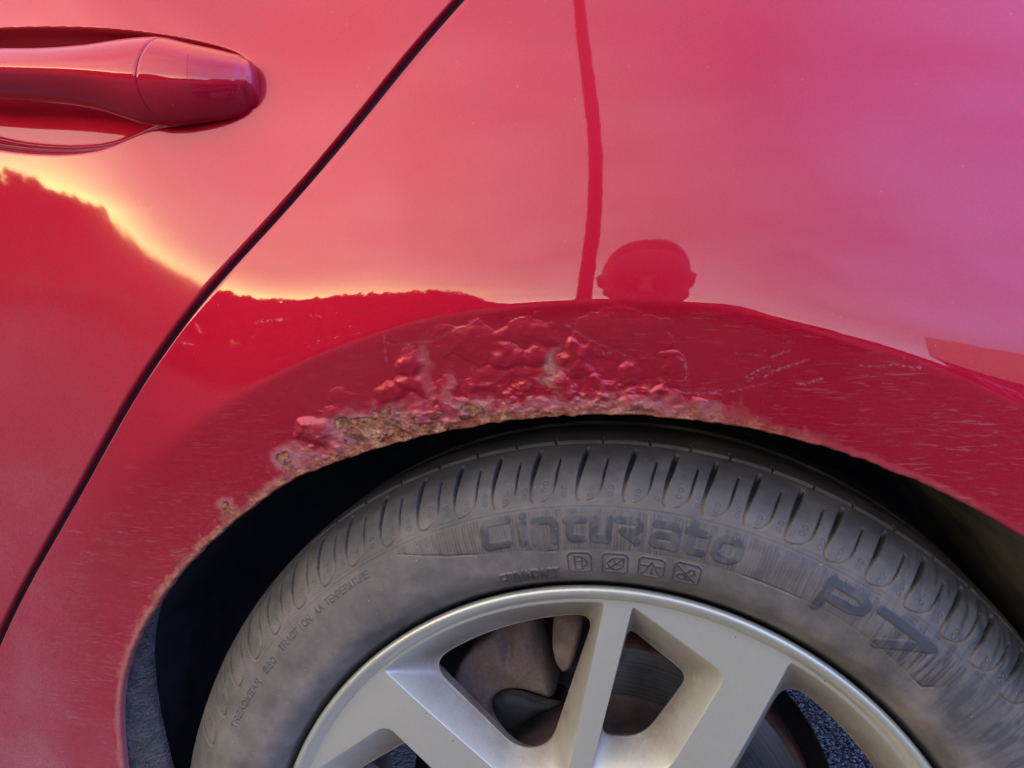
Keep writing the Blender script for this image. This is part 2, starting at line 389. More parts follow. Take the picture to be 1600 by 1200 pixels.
CRE_PX = [(71, 1117), (79, 992), (92, 933), (112, 879), (167, 800), (208, 752), (250, 712), (330, 650), (400, 609), (450, 580), (500, 558), (550, 540), (600, 522), (637, 509), (687, 496), (800, 483), (920, 475), (995, 475), (1120, 484), (1147, 488), (1230, 507), (1313, 531), (1423, 561), (1530, 606), (1600, 640)]
def solve(px, f, it=7):
    px = np.asarray(px, float); y = np.full(len(px), YP)
    for _ in range(it):
        P = np.array([at([q], yy)[0] for q, yy in zip(px, y)]); y = f(P[:, 0], P[:, 2])
    return P[:, [0, 2]]
def pol(P): return np.degrees(np.arctan2(P[:, 1], P[:, 0])), np.hypot(P[:, 0], P[:, 1])
_tt = np.linspace(-30, 215, 981)
def polar_curve(P, a0, r0, a1, r1):
    t, r = pol(P); o = np.argsort(t); t = np.r_[a0, t[o], a1]; r = np.r_[r0, r[o], r1]
    return gsmooth(np.interp(_tt, t, r), 9)
_rc = polar_curve(solve(CRE_PX, S0), [-30, 20], [.405, .405], [180, 215], [.365, .34])
r_cre = lambda th: np.interp(th, _tt, _rc)
def flare(th, r):
    """inward offset of the flare band below its crease"""
    d = r_cre(th)-r
    soft = 0.0025 + 0.010*smooth(118, 150, th)
    s = 0.24 - 0.13*smooth(120, 160, th) - 0.05*smooth(75, 45, th)
    dd = 0.5*(d+np.sqrt(d*d+soft*soft))
    return s*dd
def _sf(x, z): return S0(x, z) + flare(np.degrees(np.arctan2(z, x)), np.hypot(x, z))
_rl = polar_curve(solve(LIP_PX, _sf), [-30, 20], [.350, .352], [180, 215], [.325, .30])
r_lip = lambda th: np.interp(th, _tt, _rl)
# ---- door gap
GAP_PX = [(716, 0), (640, 86), (566, 180), (497, 262), (433, 336), (364, 410), (303, 478), (217, 599), (160, 699), (121, 770), (75, 849), (33, 924), (4, 983)]
_g = solve(GAP_PX, S0)[::-1]
GAP = np.vstack([[(-.520, -.12), (-.512, .0), (-.474, .09)], _g[_g[:, 1] > .12]])[::-1]
_gz = np.linspace(-.12, GAP[0, 1], 400); _gx = gsmooth(np.interp(_gz, GAP[::-1, 1], GAP[::-1, 0]), 8)
TOPZ = 0.66
def gap_x(z):
    z = np.asarray(z, float)
    return np.where(z > GAP[0, 1], _gx[-1]+(z-GAP[0, 1])*0.9, np.interp(z, _gz, _gx))

# ---- rust, blisters (photo-traced centres on the flare band: x px, y px, rx px, ry px, height mm)
BLIS = [(970, 522, 62, 30, 1.3), (892, 541, 10, 9, 2.4), (903, 562, 20, 20, 2.8), (905, 582, 18, 13, 2.4), (832, 518, 30, 20, 1.4), (787, 527, 13, 12, 1.3), (795, 558, 23, 16, 2.6),
        (840, 560, 21, 15, 2.2), (745, 537, 34, 24, 1.4), (705, 530, 26, 18, .8), (642, 570, 17, 18, 2.6), (645, 600, 19, 15, 2.8), (612, 612, 18, 14, 2.3), (485, 672, 25, 19, 5.0), (520, 640, 16, 10, 1.3), (540, 622, 20, 10, .8),
        (1060, 576, 14, 18, 1.1), (980, 582, 14, 10, 2.0), (1030, 615, 15, 10, 2.2), (940, 600, 16, 10, 1.8), (875, 610, 18, 12, 2.2), (760, 590, 28, 16, 1.2), (690, 640, 20, 12, 1.8), (655, 640, 14, 16, 2.0), (1093, 634, 9, 6, 1.8), (1050, 552, 12, 8, 1.2), (700, 610, 14, 16, 1.6), (1010, 560, 40, 18, .7), (820, 590, 26, 12, 1.2)]
_r = random.Random(11)
for k in range(80):
    x = _r.gauss(900, 130); 
    if not 560 < x < 1120: continue
    BLIS.append((x, 644+ (0.00032*(x-930)**2) - abs(_r.gauss(8, 22)), _r.uniform(5, 15), _r.uniform(4, 10), _r.uniform(.4, 1.5)))
RUSTP = [(575, 668, 42, 17, 1), (545, 664, 22, 12, 1), (602, 648, 20, 8, .9), (735, 637, 17, 10, 1), (742, 653, 28, 6, 1), (615, 682, 30, 9, 1), (683, 650, 7, 6, .9), (634, 650, 14, 12, .6), (868, 575, 9, 20, .45), (858, 600, 12, 7, .4), (447, 722, 9, 8, .9), (452, 735, 10, 7, .7), (350, 793, 6, 9, .9), (660, 668, 45, 7, .9), (985, 640, 60, 4, .5), (820, 646, 70, 4, .8)]
BAREP = [(575, 668, 70, 30, 1), (667, 600, 9, 58, .30), (664, 560, 8, 18, .42), (701, 597, 8, 16, .4), (868, 578, 12, 30, .7), (856, 602, 14, 10, .6), (735, 640, 40, 20, .9), (455, 725, 30, 22, .9), (480, 712, 30, 14, .8), (350, 792, 14, 16, .8), (640, 655, 50, 24, .7), (1000, 632, 70, 10, .7), (850, 636, 70, 10, .7), (1110, 640, 34, 8, .6), (700, 625, 12, 20, .5)]
# scratches: polylines in photo pixels
SCR = [([(1165, 590), (1185, 578), (1202, 572)], .8), ([(1195, 588), (1225, 573), (1262, 563)], 1.0), ([(1170, 595), (1190, 582), (1215, 578), (1245, 568)], .7), ([(1205, 560), (1222, 551), (1238, 549)], .8), ([(1245, 598), (1258, 600), (1282, 590), (1288, 592)], .9),
       ([(1345, 572), (1380, 573), (1395, 569), (1440, 575)], .9), ([(1130, 615), (1160, 607), (1200, 598)], .5), ([(880, 505), (920, 530), (985, 558)], .5), ([(600, 522), (602, 545), (603, 565)], .5), ([(605, 535), (615, 540), (680, 532), (745, 497)], .45), ([(930, 545), (945, 552), (958, 549)], .6),
       ([(1063, 612), (1080, 614), (1118, 614)], .5), ([(405, 502), (442, 499)], .8), ([(485, 493), (500, 495)], .8), ([(280, 535), (303, 538)], .7), ([(120, 780), (134, 785)], .6), ([(98, 828), (128, 832)], .5),
       ([(1090, 617), (1110, 612), (1128, 609)], .6), ([(1150, 552), (1190, 556)], .4), ([(1060, 557), (1070, 566), (1075, 580), (1070, 593)], .8)]
def on_panel(px):
    """photo px -> (x, z) on the body surface"""
    return solve(np.atleast_2d(px), _sf, 5)

def quarter_panel():
    th = np.unique(np.r_[np.linspace(-20, 40, 46), np.linspace(40, 173, 1450), np.linspace(173, 205, 26)])
    n = len(th); c, s = np.cos(np.radians(th)), np.sin(np.radians(th))
    rl, rc = r_lip(th), r_cre(th)
    # eaten edge: the lip is ragged where it has rusted through
    eat = smooth(52, 66, th)*smooth(160, 146, th)
    rl = rl + eat*(0.0010*(fbm(th*1.1, 3.1, seed=3, o=4)-.5)*2) - 0.0008*eat
    # outer limit along each ray: gap on the left, top, rear and sill edges of the panel
    rmax = np.full(n, 5.0)
    rmax = np.minimum(rmax, np.where(s > 0, TOPZ/np.maximum(s, 1e-6), 9))
    rmax = np.minimum(rmax, np.where(s < 0, -0.115/np.minimum(s, -1e-6), 9))
    rmax = np.minimum(rmax, np.where(c > 0, 0.95/np.maximum(c, 1e-6), 9))
    GW = 0.0048
    for i in range(n):
        rr = np.linspace(0.36, 1.2, 1600); d = rr*c[i] - (gap_x(rr*s[i])+GW)
        k = np.argmax(d < 0)
        if d[k] < 0:
            t = d[k-1]/(d[k-1]-d[k]); rg = rr[k-1]+t*(rr[k]-rr[k-1])
            if rg < rmax[i]: rmax[i] = rg
    rows = []
    nb = 118
    vb = np.linspace(0, 1, nb)
    for v in vb: rows.append(rl + (rc-0.004-rl)*v)
    for d in np.linspace(-0.0034, 0.012, 20): rows.append(rc+d*np.clip((rmax-rc)/0.05, 0.2, 1))
    last = rows[-1]
    for v in (np.linspace(0, 1, 46)[1:])**1.15: rows.append(last + (rmax-last)*v)
    RR = np.array(rows).T                                    # n x rows
    TT = np.repeat(th[:, None], RR.shape[1], 1)
    X, Z = RR*c[:, None], RR*s[:, None]
    Y = S0(X, Z) + flare(TT, RR)
    # ---- blisters and flaking
    dis = np.zeros_like(X); rust = np.zeros_like(X); bare = np.zeros_like(X); scr = np.zeros_like(X); edge = np.zeros_like(X)
    m = (RR < rc[:, None]+0.02)
    mx = (TT > 40) & (TT < 173)
    nb1 = fbm(X*260, Z*260, seed=21, o=3)-.5; nb2 = fbm(X*700, Z*700, seed=31, o=3)-.5
    lw1 = fbm(X*95, Z*95, seed=51, o=2)-.5; lw2 = fbm(X*95, Z*95, seed=57, o=2)-.5
    wx, wz = X+0.0026*nb1+.009*lw1, Z+.009*lw2+0.0026*(fbm(X*260, Z*260, seed=25, o=3)-.5)
    def blob(px, py, rx, ry):
        q = on_panel([(px, py), (px+rx, py), (px, py+ry)])
        ax = np.hypot(*(q[1]-q[0])); az = np.hypot(*(q[2]-q[0]))
        sub = np.abs(X-q[0][0]) < ax*2.2; sub &= np.abs(Z-q[0][1]) < az*2.2
        return sub, np.sqrt(((wx[sub]-q[0][0])/ax)**2 + ((wz[sub]-q[0][1])/az)**2)
    for (px, py, rx, ry, h) in BLIS:
        sub, d = blob(px, py, rx, ry)
        prof = np.where(d < 1.3, np.clip(1-(d/1.3)**3.2, 0, 1), 0)**1.3
        a_ = dis[sub]; b_ = 0.00050*h*prof*(1+0.45*nb1[sub]+.25*lw1[sub]); k_ = .0006; h_ = np.clip(.5+.5*(b_-a_)/k_, 0, 1); dis[sub] = a_*(1-h_)+b_*h_+k_*h_*(1-h_) - k_*.25*(b_ < 1e-6)*(a_ < 1e-6) + .25*np.minimum(a_, b_)
    for (px, py, rx, ry, a) in RUSTP:
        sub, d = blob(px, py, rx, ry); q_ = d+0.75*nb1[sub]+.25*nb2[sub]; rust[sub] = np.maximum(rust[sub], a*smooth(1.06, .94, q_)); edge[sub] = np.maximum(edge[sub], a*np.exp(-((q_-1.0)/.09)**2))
    for (px, py, rx, ry, a) in BAREP:
        sub, d = blob(px, py, rx, ry); bare[sub] = np.maximum(bare[sub], a*smooth(1.5, .35, d+0.7*nb1[sub]))
    e = RR-rl[:, None]                                       # distance from the lip
    wob = 1+1.6*nb1
    wr = (smooth(87, 97, TT)*smooth(126, 118, TT))
    rust = np.maximum(rust, np.maximum(wr, .55*smooth(66, 80, TT)*smooth(160, 140, TT))*smooth(0.0055, 0.002, e*wob))
    rust *= np.clip(.85+.8*nb2, 0, 1)
    bw = 0.0022 + 0.0050*smooth(70, 84, TT)*smooth(132, 118, TT)
    bare = np.maximum(bare, smooth(48, 62, TT)*0.62*(.40+.60*smooth(74, 87, TT))*(.6+.8*(nb1+.5))*smooth(bw*1.9, bw*0.5, e*wob))
    crust = smooth(80, 91, TT)*smooth(128, 119, TT)*smooth(0.034, 0.004, e)*mx
    dis += crust*0.0016*np.clip(fbm(X*190, Z*230, seed=41, o=4)-.42, 0, 1)*2
    dis += rust*(-0.0007+0.0012*nb2+.0010*nb1)
    for pl, a in SCR:
        q = on_panel(pl)
        sub = (X > q[:, 0].min()-.003) & (X < q[:, 0].max()+.003) & (Z > q[:, 1].min()-.003) & (Z < q[:, 1].max()+.003)
        if not sub.any(): continue
        xs, zs = X[sub]+0.002*nb1[sub], Z[sub]+0.002*nb2[sub]
        d = np.full(xs.shape, 9.0)
        for a_, b_ in zip(q[:-1], q[1:]): d = np.minimum(d, seg_dist(xs, zs, a_, b_)[0])
        scr[sub] = np.maximum(scr[sub], a*smooth(0.0007, 0.00025, d)*np.clip(.35+2.2*(nb2[sub]+.2), 0, 1))
    Y = Y - dis*mx
    band = smooth(-0.004, 0.006, rc[:, None]-RR)*(0.35+0.65*np.maximum(smooth(118, 150, TT), smooth(80, 62, TT)*.8))
    band = np.maximum(band, 0.25*smooth(.46, .40, RR)*smooth(115, 130, TT))
    dusty = 0.03 + 0.85*smooth(0.34, 0.05, Z)*smooth(-.30, -.42, X) + 0.10*smooth(60, 45, TT)*smooth(.5, .36, RR) + 0.22*smooth(.36, .16, Z)*(X < -.2)
    # ---- hem round the gap edge and rear edges: fold the last row back into the car
    P = np.stack([X, Y, Z], -1)
    lip_rows, out_rows = [], []
    first, second = P[:, 0], P[:, 1]
    rad = np.stack([c, 0*c, s], -1); yv = np.array([0, 1.0, 0])
    hr = 0.0016
    for a in (80, 60, 40, 20): 
        aa = R(a); lip_rows.append(first - rad*hr*math.sin(aa)*1.0 + yv*hr*(1-math.cos(aa)))
    lip_rows = lip_rows                                       # from deep to shallow
    inner = [lip_rows[0] + yv*q - rad*(-0.001)*q/0.02 for q in (0.0045, 0.003, 0.002, 0.001)]
    end = P[:, -1]
    outw = end - P[:, -2]; outw[:, 1] = 0; outw /= np.linalg.norm(outw, axis=1)[:, None]+1e-9
    for a in (25, 50, 75, 90):
        aa = R(a); out_rows.append(end + outw*0.0012*math.sin(aa) + yv*0.0014*(1-math.cos(aa)))
    for q in (0.003, 0.008, 0.018): out_rows.append(out_rows[3] + yv*q)
    A = np.concatenate([np.stack(inner+lip_rows, 1), P, np.stack(out_rows, 1)], 1)
    def padattr(v, first_val=None):
        a = np.repeat(v[:, :1] if first_val is None else np.full((n, 1), first_val), 8, 1); b = np.repeat(v[:, -1:], 7, 1); return np.concatenate([a, v, b], 1)
    me = grid_mesh('quarter_panel', A, flip=False)
    lipr = padattr(rust)
    lipr[:, :8] = np.maximum(lipr[:, :8], (smooth(60, 85, th)*smooth(150, 130, th)*.8)[:, None])
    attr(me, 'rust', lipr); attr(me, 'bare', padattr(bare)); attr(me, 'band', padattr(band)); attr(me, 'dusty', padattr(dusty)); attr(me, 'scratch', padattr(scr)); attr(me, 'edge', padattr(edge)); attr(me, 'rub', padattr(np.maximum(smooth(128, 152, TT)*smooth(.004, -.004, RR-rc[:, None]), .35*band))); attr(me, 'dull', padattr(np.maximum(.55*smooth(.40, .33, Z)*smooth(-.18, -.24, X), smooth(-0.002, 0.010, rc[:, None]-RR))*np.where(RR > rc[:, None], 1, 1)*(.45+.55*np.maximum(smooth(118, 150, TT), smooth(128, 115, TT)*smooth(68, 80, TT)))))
    return me
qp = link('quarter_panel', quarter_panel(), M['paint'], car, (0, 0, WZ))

# ---- rear door with the scooped recess behind its handle
RECESS_PX = [(-190, 120), (-150, 75), (-80, 54), (0, 46.5), (100, 45), (190, 49), (260, 58), (330, 72), (378, 85), (400, 100), (404, 118), (396, 150), (378, 172), (340, 186), (280, 194), (232, 199), (212, 208), (185, 225), (150, 236), (100, 240), (50, 238.5), (0, 233), (-80, 214), (-150, 180)]
_pp = solve(RECESS_PX, S0)
def closed_smooth(P, n=160, s=3):
    P = np.vstack([P, P[:1]]); t = np.r_[0, np.cumsum(np.hypot(*np.diff(P, axis=0).T))]
    u = np.linspace(0, t[-1], n, endpoint=False); Q = np.c_[np.interp(u, t, P[:, 0]), np.interp(u, t, P[:, 1])]
    k = np.exp(-0.5*(np.arange(-3*s, 3*s+1)/s)**2); k /= k.sum()
    return np.c_[[np.convolve(np.r_[Q[-3*s:, i], Q[:, i], Q[:3*s, i]], k, 'valid') for i in (0, 1)]].T
RECESS = closed_smooth(_pp)
def recess(x, z):
    d = poly_sdf(x, z, RECESS)
    deep = smooth(-.235, -.285, x)                            # shallow under the cap, a bowl under the grip
    dep = 0.008 + 0.020*deep
    w = 0.008 + 0.024*deep
    q = np.clip((d+0.0012)/w, 0, 1)
    bowl = .016*(1-(1-np.clip((d+.0012)/.009, 0, 1))**2) + .11*np.clip(d-.006, 0, .04)
    return (deep*bowl+(1-deep)*dep*np.sqrt(np.clip(1-(1-q)**2, 0, 1)))*smooth(-0.0014, 0.0018, d)
def door():
    zs = np.unique(np.r_[np.linspace(-.115, .05, 20), np.linspace(.05, .44, 150), np.linspace(.44, .60, 170), np.linspace(.60, TOPZ, 20)])
    u = np.r_[np.linspace(0, .3, 14)[:-1], np.linspace(.3, 1, 330)]
    xr = gap_x(zs) - 0.0048
    X = -1.05 + (xr+1.05)[:, None]*u[None, :]**0.9
    Z = np.repeat(zs[:, None], len(u), 1)
    Y = S0(X, Z)
    dz = (Z > .44) & (X < -.15)
    d = np.zeros_like(X); d[dz] = recess(X[dz], Z[dz]); Y = Y + d
    P = np.stack([X, Y, Z], -1)
    end = P[:, -1]; outw = np.stack([np.full(len(zs), .8), 0*zs, np.full(len(zs), -.6)], -1); yv = np.array([0, 1.0, 0])
    out = [end + outw*.0014*math.sin(R(a)) + yv*.0016*(1-math.cos(R(a))) for a in (25, 50, 75, 90)]
    out += [out[-1]+yv*q for q in (.003, .008, .018)]
    A = np.concatenate([P, np.stack(out, 1)], 1)
    me = grid_mesh('door', A, flip=False)
    pad = lambda v: np.concatenate([v, np.repeat(v[:, -1:], 7, 1)], 1)
    dusty = 0.03 + 0.36*smooth(.43, .12, Z) + .14*smooth(.49, .42, Z) + .18*smooth(.2, 0, Z)
    scr = np.zeros_like(X)
    attr(me, 'rust', pad(0*X)); attr(me, 'bare', pad(0*X)); attr(me, 'band', pad(0.10*smooth(.45, .2, Z))); attr(me, 'dusty', pad(dusty)); attr(me, 'scratch', pad(scr)); attr(me, 'dull', pad(.05+.10*smooth(.48, .42, Z)+.40*smooth(.43, .34, Z)))
    return me
dr = link('door', door(), M['paint'], car, (0, 0, WZ))

# ---- handle: grip and end cap, swept sections
def spl(px, y, xs):
    px = np.array(px, float); kx = np.clip((px[:, 0]-249)/151, 0, 1)
    Q = np.array([solve([q], lambda x, z: S0(x, z)-.013+.0085*kk**1.8)[0] for q, kk in zip(px, kx)]); P = np.c_[Q[:, 0], Q[:, 0], Q[:, 1]]; o = np.argsort(P[:, 0]); return np.interp(xs, P[o, 0], P[o, 2])
HY = -0.050
G_TOP = [(-200, 98), (-150, 84), (-80, 79), (0, 78), (60, 78), (100, 76.5), (150, 72.5), (190, 66), (222, 62.5), (248, 61), (272, 65), (300, 71), (345, 80), (375, 87), (390, 91), (398, 95), (404, 100)]
G_BOT = [(-200, 135), (-150, 150), (-80, 153), (0, 153), (60, 156), (110, 161.5), (150, 169), (185, 181), (215, 191), (245, 193), (270, 191.5), (300, 188), (340, 183), (365, 178), (380, 172), (392, 166), (404, 158)]
def handle(x0, x1, seam0, seam1, n=70, m=40, dep=0.013, capped=False):
    xs = np.linspace(x0, x1, n); 
    zt = gsmooth(spl(G_TOP, HY, np.linspace(x0-.02, x1+.0, 160)), 3); zt = np.interp(xs, np.linspace(x0-.02, x1, 160), zt)
    zb = gsmooth(spl(G_BOT, HY, np.linspace(x0-.02, x1+.0, 160)), 3); zb = np.interp(xs, np.linspace(x0-.02, x1, 160), zb)
    a = np.linspace(0, 2*np.pi, m, endpoint=False)
    P = np.empty((n, m, 3))
    for i in range(n):
        x = xs[i]; h = (zt[i]-zb[i])/2; zc = (zt[i]+zb[i])/2
        e = 2.0/2.7
        ca, sa = np.cos(a), np.sin(a)
        sy = np.sign(ca)*np.abs(ca)**e; sz = np.sign(sa)*np.abs(sa)**(2/2.3)
        thick = dep
        yo = S0(x, zc) - 0.013
        if capped:
            k = (x-x0)/(x1-x0); yo = yo + 0.0085*k**1.8; thick = dep*(1-.38*k)
            if k > .93: sh_ = math.sqrt(1-((k-.93)/.07)**2*.15); h *= sh_; thick *= sh_
        v = sz                                            # -1..1 height on the section
        seam = (1-(v+0.1)**2)
        w0 = max(0, 1-(x-x0)/0.02)*seam0; w1 = max(0, 1-(x1-x)/0.02)*seam1
        P[i, :, 0] = x - 0.009*seam*(w0+w1) 
        P[i, :, 1] = yo - thick*sy*(1-.22*np.clip(-v, 0, 1)) + 0.004*np.clip(-v, 0, 1)**1.5
        P[i, :, 2] = zc + h*sz
    # round both ends over
    def cap(row, dx):
        c = row.mean(0); return [c + (row-c)*f + np.array([dx*g, 0, 0]) for f, g in ((.97, .25), (.90, .45), (.78, .63), (.6, .8), (.35, .94), (.02, 1.0))]
    L = cap(P[0], -0.0012 if seam0 else -0.006)[::-1]; Rr = cap(P[-1], 0.0012 if seam1 else (0.0060 if capped else .006))
    A = np.concatenate([np.array(L), P, np.array(Rr)], 0)
    return A
xcap = solve([(249, 120)], lambda x, z: S0(x, z)-.018)[0][0]; xend = solve([(382, 128)], lambda x, z: S0(x, z)-.008)[0][0]
for nm, A in (('door_handle', handle(-.465, xcap-.0009, 0, 1)), ('handle_cap', handle(xcap, xend, 1, 0, capped=True, n=46))):
    me = grid_mesh(nm, A, flip=True, wrap_m=True)
    for k in ('rust', 'bare', 'band', 'scratch', 'dull'): attr(me, k, np.zeros(len(me.vertices)))
    attr(me, 'dusty', np.full(len(me.vertices), .02))
    link(nm, me, M['paint'], dr)

# ---- behind the door gap: a dark seal strip
def seal():
    zs = np.linspace(-.115, TOPZ, 90); gx = gap_x(zs)
    P = np.stack([np.stack([gx+dx, S0(gx, zs)+dy, zs], -1) for dx, dy in ((-.012, .008), (-.004, .0058), (.004, .0058), (.012, .008))], 1)
    return grid_mesh('door_seal', P)
link('door_seal', seal(), M['seal'], car, (0, 0, WZ))

# ---- glass and roof edge above the belt line, sill below (just out of frame)
def strip(name, z0, z1, tilt, x0, x1, y_off, n=40):
    xs = np.linspace(x0, x1, n); rows = []
    for k in np.linspace(0, 1, 10):
        z = z0+(z1-z0)*k; rows.append(np.stack([xs, S0(xs, np.full(n, min(z0, TOPZ)))+y_off+tilt*(z-z0), np.full(n, z)], -1))
    return grid_mesh(name, np.array(rows))
t = NT('dark_side_glass'); t.set(Base_Color=(0.012, 0.014, 0.016), Roughness=0.04, Specular_IOR_Level=0.6); M['glass'] = t.m
link('side_window', strip('side_window', TOPZ-.012, TOPZ+.36, .94, -1.05, .30, .010), M['glass'], car, (0, 0, WZ))
link('sill', strip('sill', -.117, -.165, -.6, -1.05, -.35, .004), M['liner'], car, (0, 0, WZ))

# ---- wheel arch liner
def liner():
    th = np.linspace(-25, 205, 260); rl = r_lip(th)+0.004
    prof = [(-.012, .000), (.004, .006), (.03, .012), (.07, .016), (.12, .012), (.18, .0), (.25, -.02), (.275, -.05)]
    c, s = np.cos(np.radians(th)), np.sin(np.radians(th))
    rows = []
    for y, dr_ in prof:
        r = rl+dr_ + (0.004*np.sin(np.radians(th*14)) if .02 < y < .26 else 0) - .002*(fbm(th*.2, y*40, seed=5)-.5)
        rows.append(np.stack([r*c, np.full(len(th), y) if y > .05 else np.maximum(_sf(rl*c, rl*s)+.016+y, 0*th-.03), r*s], -1))
    return grid_mesh('wheel_arch_liner', np.array(rows), flip=True)
ln = link('wheel_arch_liner', liner(), M['liner'], car, (0, 0, WZ))
def lip_strip(name, a0, a1, w0, w1, y0, y1, n=80, kk=1.0):
    th = np.linspace(a0, a1, n); c, s = np.cos(np.radians(th)), np.sin(np.radians(th)); rl = r_lip(th)
    k = np.linspace(0, 1, n); rows = []
    for v in np.linspace(0, 1, 10):
        r = rl + .003 - (w0+(w1-w0)*smooth(0, kk, k))*v
        yb = _sf(rl*c, rl*s)
        y = yb + (y0+(y1-y0)*v**1.4)*(.15+.85*smooth(0, kk*.6, k))
        rows.append(np.stack([r*c, y, r*s], -1))
    rows.append(rows[-1]+np.array([0, .03, 0]))
    if kk < .5: rows.append(rows[-1]+np.array([0, .10, 0]))
    else: rows[-1] = rows[-2]+np.array([0, .004, 0])
    return grid_mesh(name, np.array(rows), flip=True)
link('liner_flange', lip_strip('liner_flange', 138, 200, .000, .030, .006, .020, kk=.62), M['grain'], car, (0, 0, WZ))
link('mud_liner', lip_strip('mud_liner', 68, -20, .000, .034, .03, .15, kk=.40), M['mud'], car, (0, 0, WZ))

# ================================================================== TYRE
PROF = np.array([(.012, .2262), (.006, .2290), (-.004, .234), (-.012, .2413), (-.0146, .248), (-.0155, .262), (-.0135, .275), (-.0085, .287), (0, .2975), (.012, .306), (.028, .3125), (.05, .3155), (.1, .317), (.15, .3155), (.19, .308), (.205, .295), (.212, .27), (.205, .245), (.198, .228)])
S_OFF = 0.0
_pt = np.r_[0, np.cumsum(np.hypot(*np.diff(PROF, axis=0).T))]; _pt -= _pt[1]
# smooth (Catmull-Rom like) dense profile
_sd = np.linspace(_pt[0], _pt[-1], 1600)
_py = gsmooth(np.interp(_sd, _pt, PROF[:, 0]), 14); _pr = gsmooth(np.interp(_sd, _pt, PROF[:, 1]), 14)
PY = lambda s: np.interp(s, _sd, _py)
PR = lambda s: np.interp(s, _sd, _pr)
_ty, _tr = np.gradient(_py, _sd), np.gradient(_pr, _sd); _tl = np.hypot(_ty, _tr)
NY = lambda s: np.interp(s, _sd, -_tr/_tl)
NR = lambda s: np.interp(s, _sd, _ty/_tl)

# stroke letters, unit box (x right, y up)
def arc(cx, cy, rx, ry, a0, a1, n=10):
    return [(cx+rx*math.cos(R(a)), cy+ry*math.sin(R(a))) for a in np.linspace(a0, a1, n)]
FONT = {
 'A': [[(0, 0), (.5, 1), (1, 0)], [(.2, .36), (.8, .36)]], 'C': [[(1, .85), (.75, 1), (.25, 1), (0, .75), (0, .25), (.25, 0), (.75, 0), (1, .15)]],
 'D': [[(0, 0), (0, 1), (.6, 1), (1, .7), (1, .3), (.6, 0), (0, 0)]], 'E': [[(1, 1), (0, 1), (0, 0), (1, 0)], [(0, .5), (.8, .5)]], 'I': [[(.5, 0), (.5, 1)]],
 'M': [[(0, 0), (0, 1), (.5, .35), (1, 1), (1, 0)]], 'N': [[(0, 0), (0, 1), (1, 0), (1, 1)]], 'O': [[(.25, 0), (0, .25), (0, .75), (.25, 1), (.75, 1), (1, .75), (1, .25), (.75, 0), (.25, 0)]],
 'P': [[(0, 0), (0, 1), (.75, 1), (1, .85), (1, .6), (.75, .45), (0, .45)]], 'R': [[(0, 0), (0, 1), (.75, 1), (1, .85), (1, .6), (.75, .48), (0, .48)], [(.5, .48), (1, 0)]],
 'S': [[(1, .85), (.75, 1), (.25, 1), (0, .8), (.1, .58), (.9, .42), (1, .2), (.75, 0), (.25, 0), (0, .15)]], 'T': [[(0, 1), (1, 1)], [(.5, 1), (.5, 0)]],
 'U': [[(0, 1), (0, .2), (.25, 0), (.75, 0), (1, .2), (1, 1)]], 'W': [[(0, 1), (.25, 0), (.5, .7), (.75, 0), (1, 1)]],
 '2': [[(0, .8), (.25, 1), (.75, 1), (1, .75), (.9, .5), (0, 0), (1, 0)]], '8': [[(.25, .53), (.05, .75), (.3, 1), (.7, 1), (.95, .75), (.75, .53), (.25, .53), (0, .25), (.25, 0), (.75, 0), (1, .25), (.75, .53)]], '0': [[(.3, 0), (0, .3), (0, .7), (.3, 1), (.7, 1), (1, .7), (1, .3), (.7, 0), (.3, 0)]],
}
# the broad squared lettering of the tyre's name
BIG = {
 'C': [[(.95, .92), (.2, .92), (.08, .8), (.08, .22), (.2, .08), (.95, .08)]], 'i': [[(.5, .02), (.5, .70)], [(.5, .98), (.5, .99)]], 'n': [[(.06, .0), (.06, .74)], [(.06, .74), (.72, .74), (.94, .56), (.94, .0)]],
 't': [[(.22, 1.05), (.22, .22), (.36, .06), (.95, .06)], [(.0, .72), (.92, .72)]], 'u': [[(.06, .76), (.06, .22), (.2, .06), (.95, .06)], [(.94, .76), (.94, .02)]],
 'r': [[(.0, .76), (.78, .76), (.95, .62), (.95, .5), (.8, .38), (.25, .38)], [(.25, .38), (.95, .04)]], 'a': [[(.1, .76), (.78, .76), (.94, .62), (.94, .02)], [(.94, .40), (.22, .40), (.06, .28), (.06, .18), (.2, .06), (.94, .06)]],
 'o': [[(.25, .06), (.06, .22), (.06, .58), (.25, .76), (.75, .76), (.94, .58), (.94, .22), (.75, .06), (.25, .06)]],
 'P': [[(.12, .0), (.12, .94)], [(.12, .90), (.75, .90), (.94, .76), (.94, .56), (.75, .42), (.3, .42)]], '7': [[(.0, .90), (.98, .90)], [(.96, .86), (.30, .0)]],
}
def lay(H, msk, TH, SS, strokes, thL, thR, s0, s1, hw, h, slant=0.0, ramp=0.0004, kind='max'):
    """raise strokes into the height field H; thL > thR (degrees), s0..s1 along the profile (m)"""
    sub = (TH < thL+1.2) & (TH > thR-1.2) & (SS > s0-.006) & (SS < s1+.006)
    if not sub.any(): return
    rad = PR((s0+s1)/2)
    wdt = math.radians(thL-thR)*rad; hgt = s1-s0
    v = (SS[sub]-s0); u = np.radians(thL-TH[sub])*rad - slant*v
    d = np.full(u.shape, 9.0)
    for st in strokes:
        for a, b in zip(st[:-1], st[1:]):
            d = np.minimum(d, seg_dist(u, v, (a[0]*wdt, a[1]*hgt), (b[0]*wdt, b[1]*hgt))[0])
    k = smooth(hw+ramp, hw-ramp, d)
    H[sub] = np.maximum(H[sub], h*k) if h > 0 else np.minimum(H[sub], h*k)
    msk[sub] = np.maximum(msk[sub], k)
